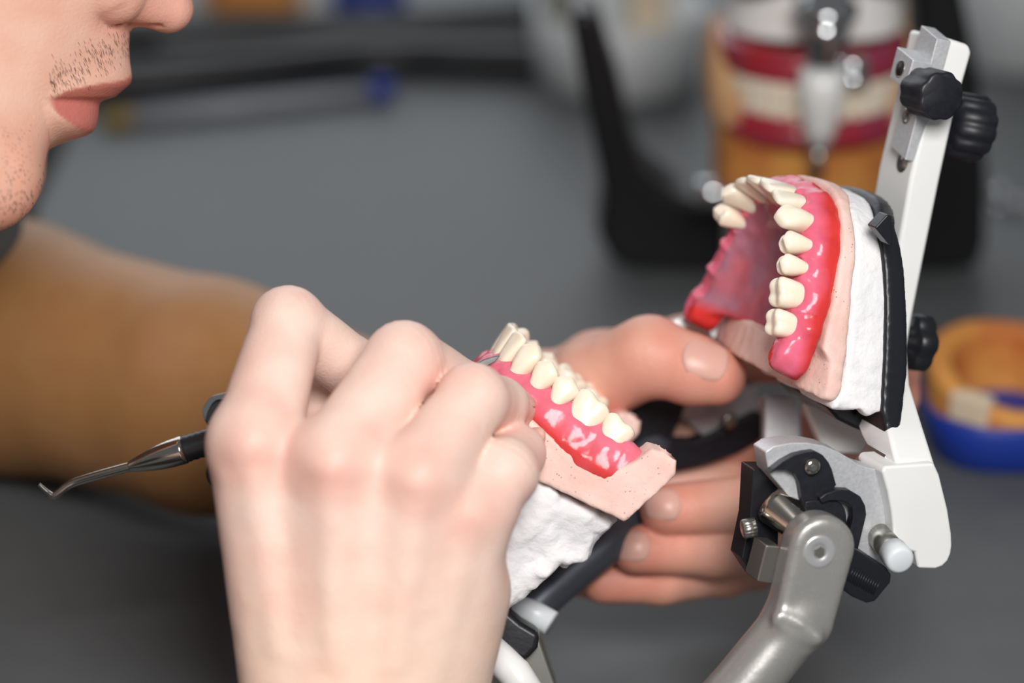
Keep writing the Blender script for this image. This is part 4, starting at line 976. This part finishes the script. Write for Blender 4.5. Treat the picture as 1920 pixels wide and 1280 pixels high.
# blue tray with orange arch at the right
q1 = gnd(1905, 893); F4 = UF(q1 + WY*26)
bt = thing('blue_tray', F4.o, 'round blue plastic base at the right edge, under the orange stone arch', 'tray')
def ring_wall(fr, rows, n=64, e=2.3, open_=None):
    V, Fc = stack(fr, rows, n, e); return V, Fc[:-1]
obj('tray_wall', *stack(F4, [(0, 25, 24, 0, 0), (1.5, 27, 26, 0, 0), (10, 28.5, 27, 0, 0), (19, 30.5, 28.6, 0, 0), (19.4, 29.5, 27.8, 0, 0), (12, 28, 26, 0, 0), (11.8, 10, 10, 0, 0)]), bluep, bt)
ao = thing('stone_arch', F4.o + WUP*12, 'orange stone horseshoe cast with a white patch, sitting in the blue base', 'dental cast')
n = 60; V = []; Fc = []
ths = np.linspace(math.radians(-75), math.radians(290), n)
for i, t in enumerate(ths):
    back = .5 - .5*math.sin(t); lf = max(0, -math.cos(t)); topz = 24 + 13*back**.8 + 3*lf; thk = 8.5 if i not in (0, n - 1) else 7
    c, s_ = math.cos(t), math.sin(t); ro = np.array([29*c, 0, 27.2*s_]); u_ = nrm(np.array([c, 0, s_]))
    sec = [(0, 12), (0.4, topz - 3), (-1.2, topz - .6), (-3.2, topz), (-thk + 2, topz - 1), (-thk, topz - 3), (-thk - 1.5, 12)]
    for (r_, y) in sec: V.append(F4.w(ro + u_*r_ + np.array([0, y, 0]))[0])
m_ = 7
for i in range(n - 1):
    for j in range(m_): Fc.append([i*m_ + j, i*m_ + (j + 1) % m_, (i + 1)*m_ + (j + 1) % m_, (i + 1)*m_ + j])
Fc += [list(range(m_))[::-1], [(n - 1)*m_ + j for j in range(m_)]]
obj('stone_body', np.array(V), Fc, orange_s, ao, bevel=.8)
pp_ = []
t0 = math.radians(128); c, s_ = math.cos(t0), math.sin(t0); u_ = nrm(np.array([c, 0, s_])); tg = np.array([-s_, 0, c])
obj('white_patch', *boxf(F4.w(np.array([29*c, 23.5, 27.2*s_]) - u_*2.5)[0], (F4.R @ tg, WUP, F4.R @ u_), (15, 11, 7)), beigem, ao, bevel=1.5)
# brush, hoses, far casts
q = gnd(205, 240); q2 = gnd(700, 190)
br = thing('brush', q, 'grey brush with a blue ball end lying on the bench behind the lips', 'brush')
e_ = q2 - q
obj('handle', *tube(np.array([q + WUP*4.5 + e_*.08, q + WUP*4.5 + e_*.5, q2 + WUP*4.5]), [4.6, 4.4, 4.0], 20), bristlem, br)
V, Q = tube(np.array([q2 + WUP*6 - e_*.01, q2 + WUP*6, q2 + WUP*6 + nrm(e_)*5, q2 + WUP*6 + nrm(e_)*9, q2 + WUP*6 + nrm(e_)*11]), [3.5, 5.6, 6.4, 4.6, 1.5], 24)
obj('ball_end', V, Q, bluep, br)
obj('bristles', *tube(np.array([q + WUP*4 - e_*.03, q + WUP*4.2 + e_*.03, q + WUP*4.5 + e_*.085]), [3.0, 5.0, 4.6], 20), yellowm, br)
def hose(name, pts, r, lb, cat, m=blackm):
    t_ = catmull(np.array([gnd(x, y) + WUP*r for x, y in pts]), 8); o = obj(name, *tube(t_, r, 24), m); tag(o, lb, cat); return o
hose('hose', [(-150, 186), (100, 188), (300, 178), (500, 160), (700, 138), (860, 140), (1050, 146)], 9, 'black rubber hose curving across the back of the bench, the nearer one', 'hose')
hose('hose', [(160, 103), (420, 91), (640, 87), (840, 77), (1100, 52)], 10, 'black rubber hose farther back, passing under the blue box', 'hose')
hose('hose', [(300, 128), (560, 118), (800, 108), (1060, 92)], 8, 'dark grey hose lying between the two black hoses', 'hose', mat('dark_rubber', lin(52, 53, 56), rough=.6))
q = gnd(690, 62); bx = thing('blue_box', q + WY*20, 'blurred blue plastic box at the top edge, with a pale round cap', 'box')
obj('box_body', *stack(UF(q + WY*18), [(0, 18, 15, 0, 0), (2, 20, 17, 0, 0), (34, 21, 18, 0, 0), (36, 18, 16, 0, 0)]), bluep, bx, bevel=1)
obj('cap', *lathe(q + WY*1 + WX*4 + WUP*10, -WY, [(0, 8), (3, 8), (4, 6.5)], 28), mat('pale_blue_plastic', lin(110, 122, 178), rough=.4), bx)
q = gnd(480, 72); oc = thing('dental_cast', q + WY*25, 'blurred orange and white stone cast at the top edge by the nose', 'dental cast')
obj('stone_base', *stack(UF(q + WY*24), [(0, 31, 22, 0, 0), (5, 33, 24, 0, 0), (12, 32, 23, 0, 0)]), mat('cream_stone', lin(186, 178, 164), rough=.7), oc, bevel=2)
obj('orange_top', *stack(UF(q + WY*26), [(12, 27, 20, -3, 0), (30, 28, 21, -4, 0), (44, 24, 18, -4, 0)]), orange_s, oc, bevel=2)
q = gnd(395, 88); yb = thing('stone_die', q, 'small ochre stone piece in front of the orange cast, by the nose tip', 'stone block')
obj('die_body', *stack(UF(q + WY*8), [(0, 10, 8, 0, 0), (8, 9, 7, 0, 0), (11, 6, 5, 0, 0)]), yellowm, yb, bevel=1)
# ================================================================ camera and light
cam = bpy.data.cameras.new('camera'); co = bpy.data.objects.new('camera', cam); COL.objects.link(co)
cam.lens = 85; cam.sensor_width = 36; cam.clip_start = .02; cam.clip_end = 20
co.location = (0, 0, CAMH/1000); co.rotation_euler = (math.pi/2 - TH, 0, 0)
cam.dof.use_dof = True; cam.dof.focus_distance = .650; cam.dof.aperture_fstop = 4.5; cam.dof.aperture_blades = 0
S.camera = co
def area(name, loc, target, size, energy, col=(1, 1, 1)):
    l = bpy.data.lights.new(name, 'AREA'); l.shape = 'RECTANGLE'; l.size = size[0]; l.size_y = size[1]; l.energy = energy; l.color = col
    o = bpy.data.objects.new(name, l); COL.objects.link(o); w = W(loc)[0]; o.location = w
    dv = Vector(W(target)[0] - w); o.rotation_euler = dv.to_track_quat('-Z', 'Y').to_euler()
    return o
area('key_softbox', (90, 165, 570), (5, -10, -20), (.2, .2), 4.2, (1, .985, .96))
area('back_fill', (-150, 900, -900), (0, 0, -250), (1.2, 1.0), 6, (.92, .96, 1))  # unseen lamp added behind for bench sheen and a brighter background
w = bpy.data.worlds.new('world'); S.world = w; w.use_nodes = True
w.node_tree.nodes['Background'].inputs[0].default_value = (.95, .98, 1, 1); w.node_tree.nodes['Background'].inputs[1].default_value = .15
S.view_settings.view_transform = 'Standard'; S.view_settings.look = 'None'; S.view_settings.gamma = 1; S.view_settings.exposure = 0
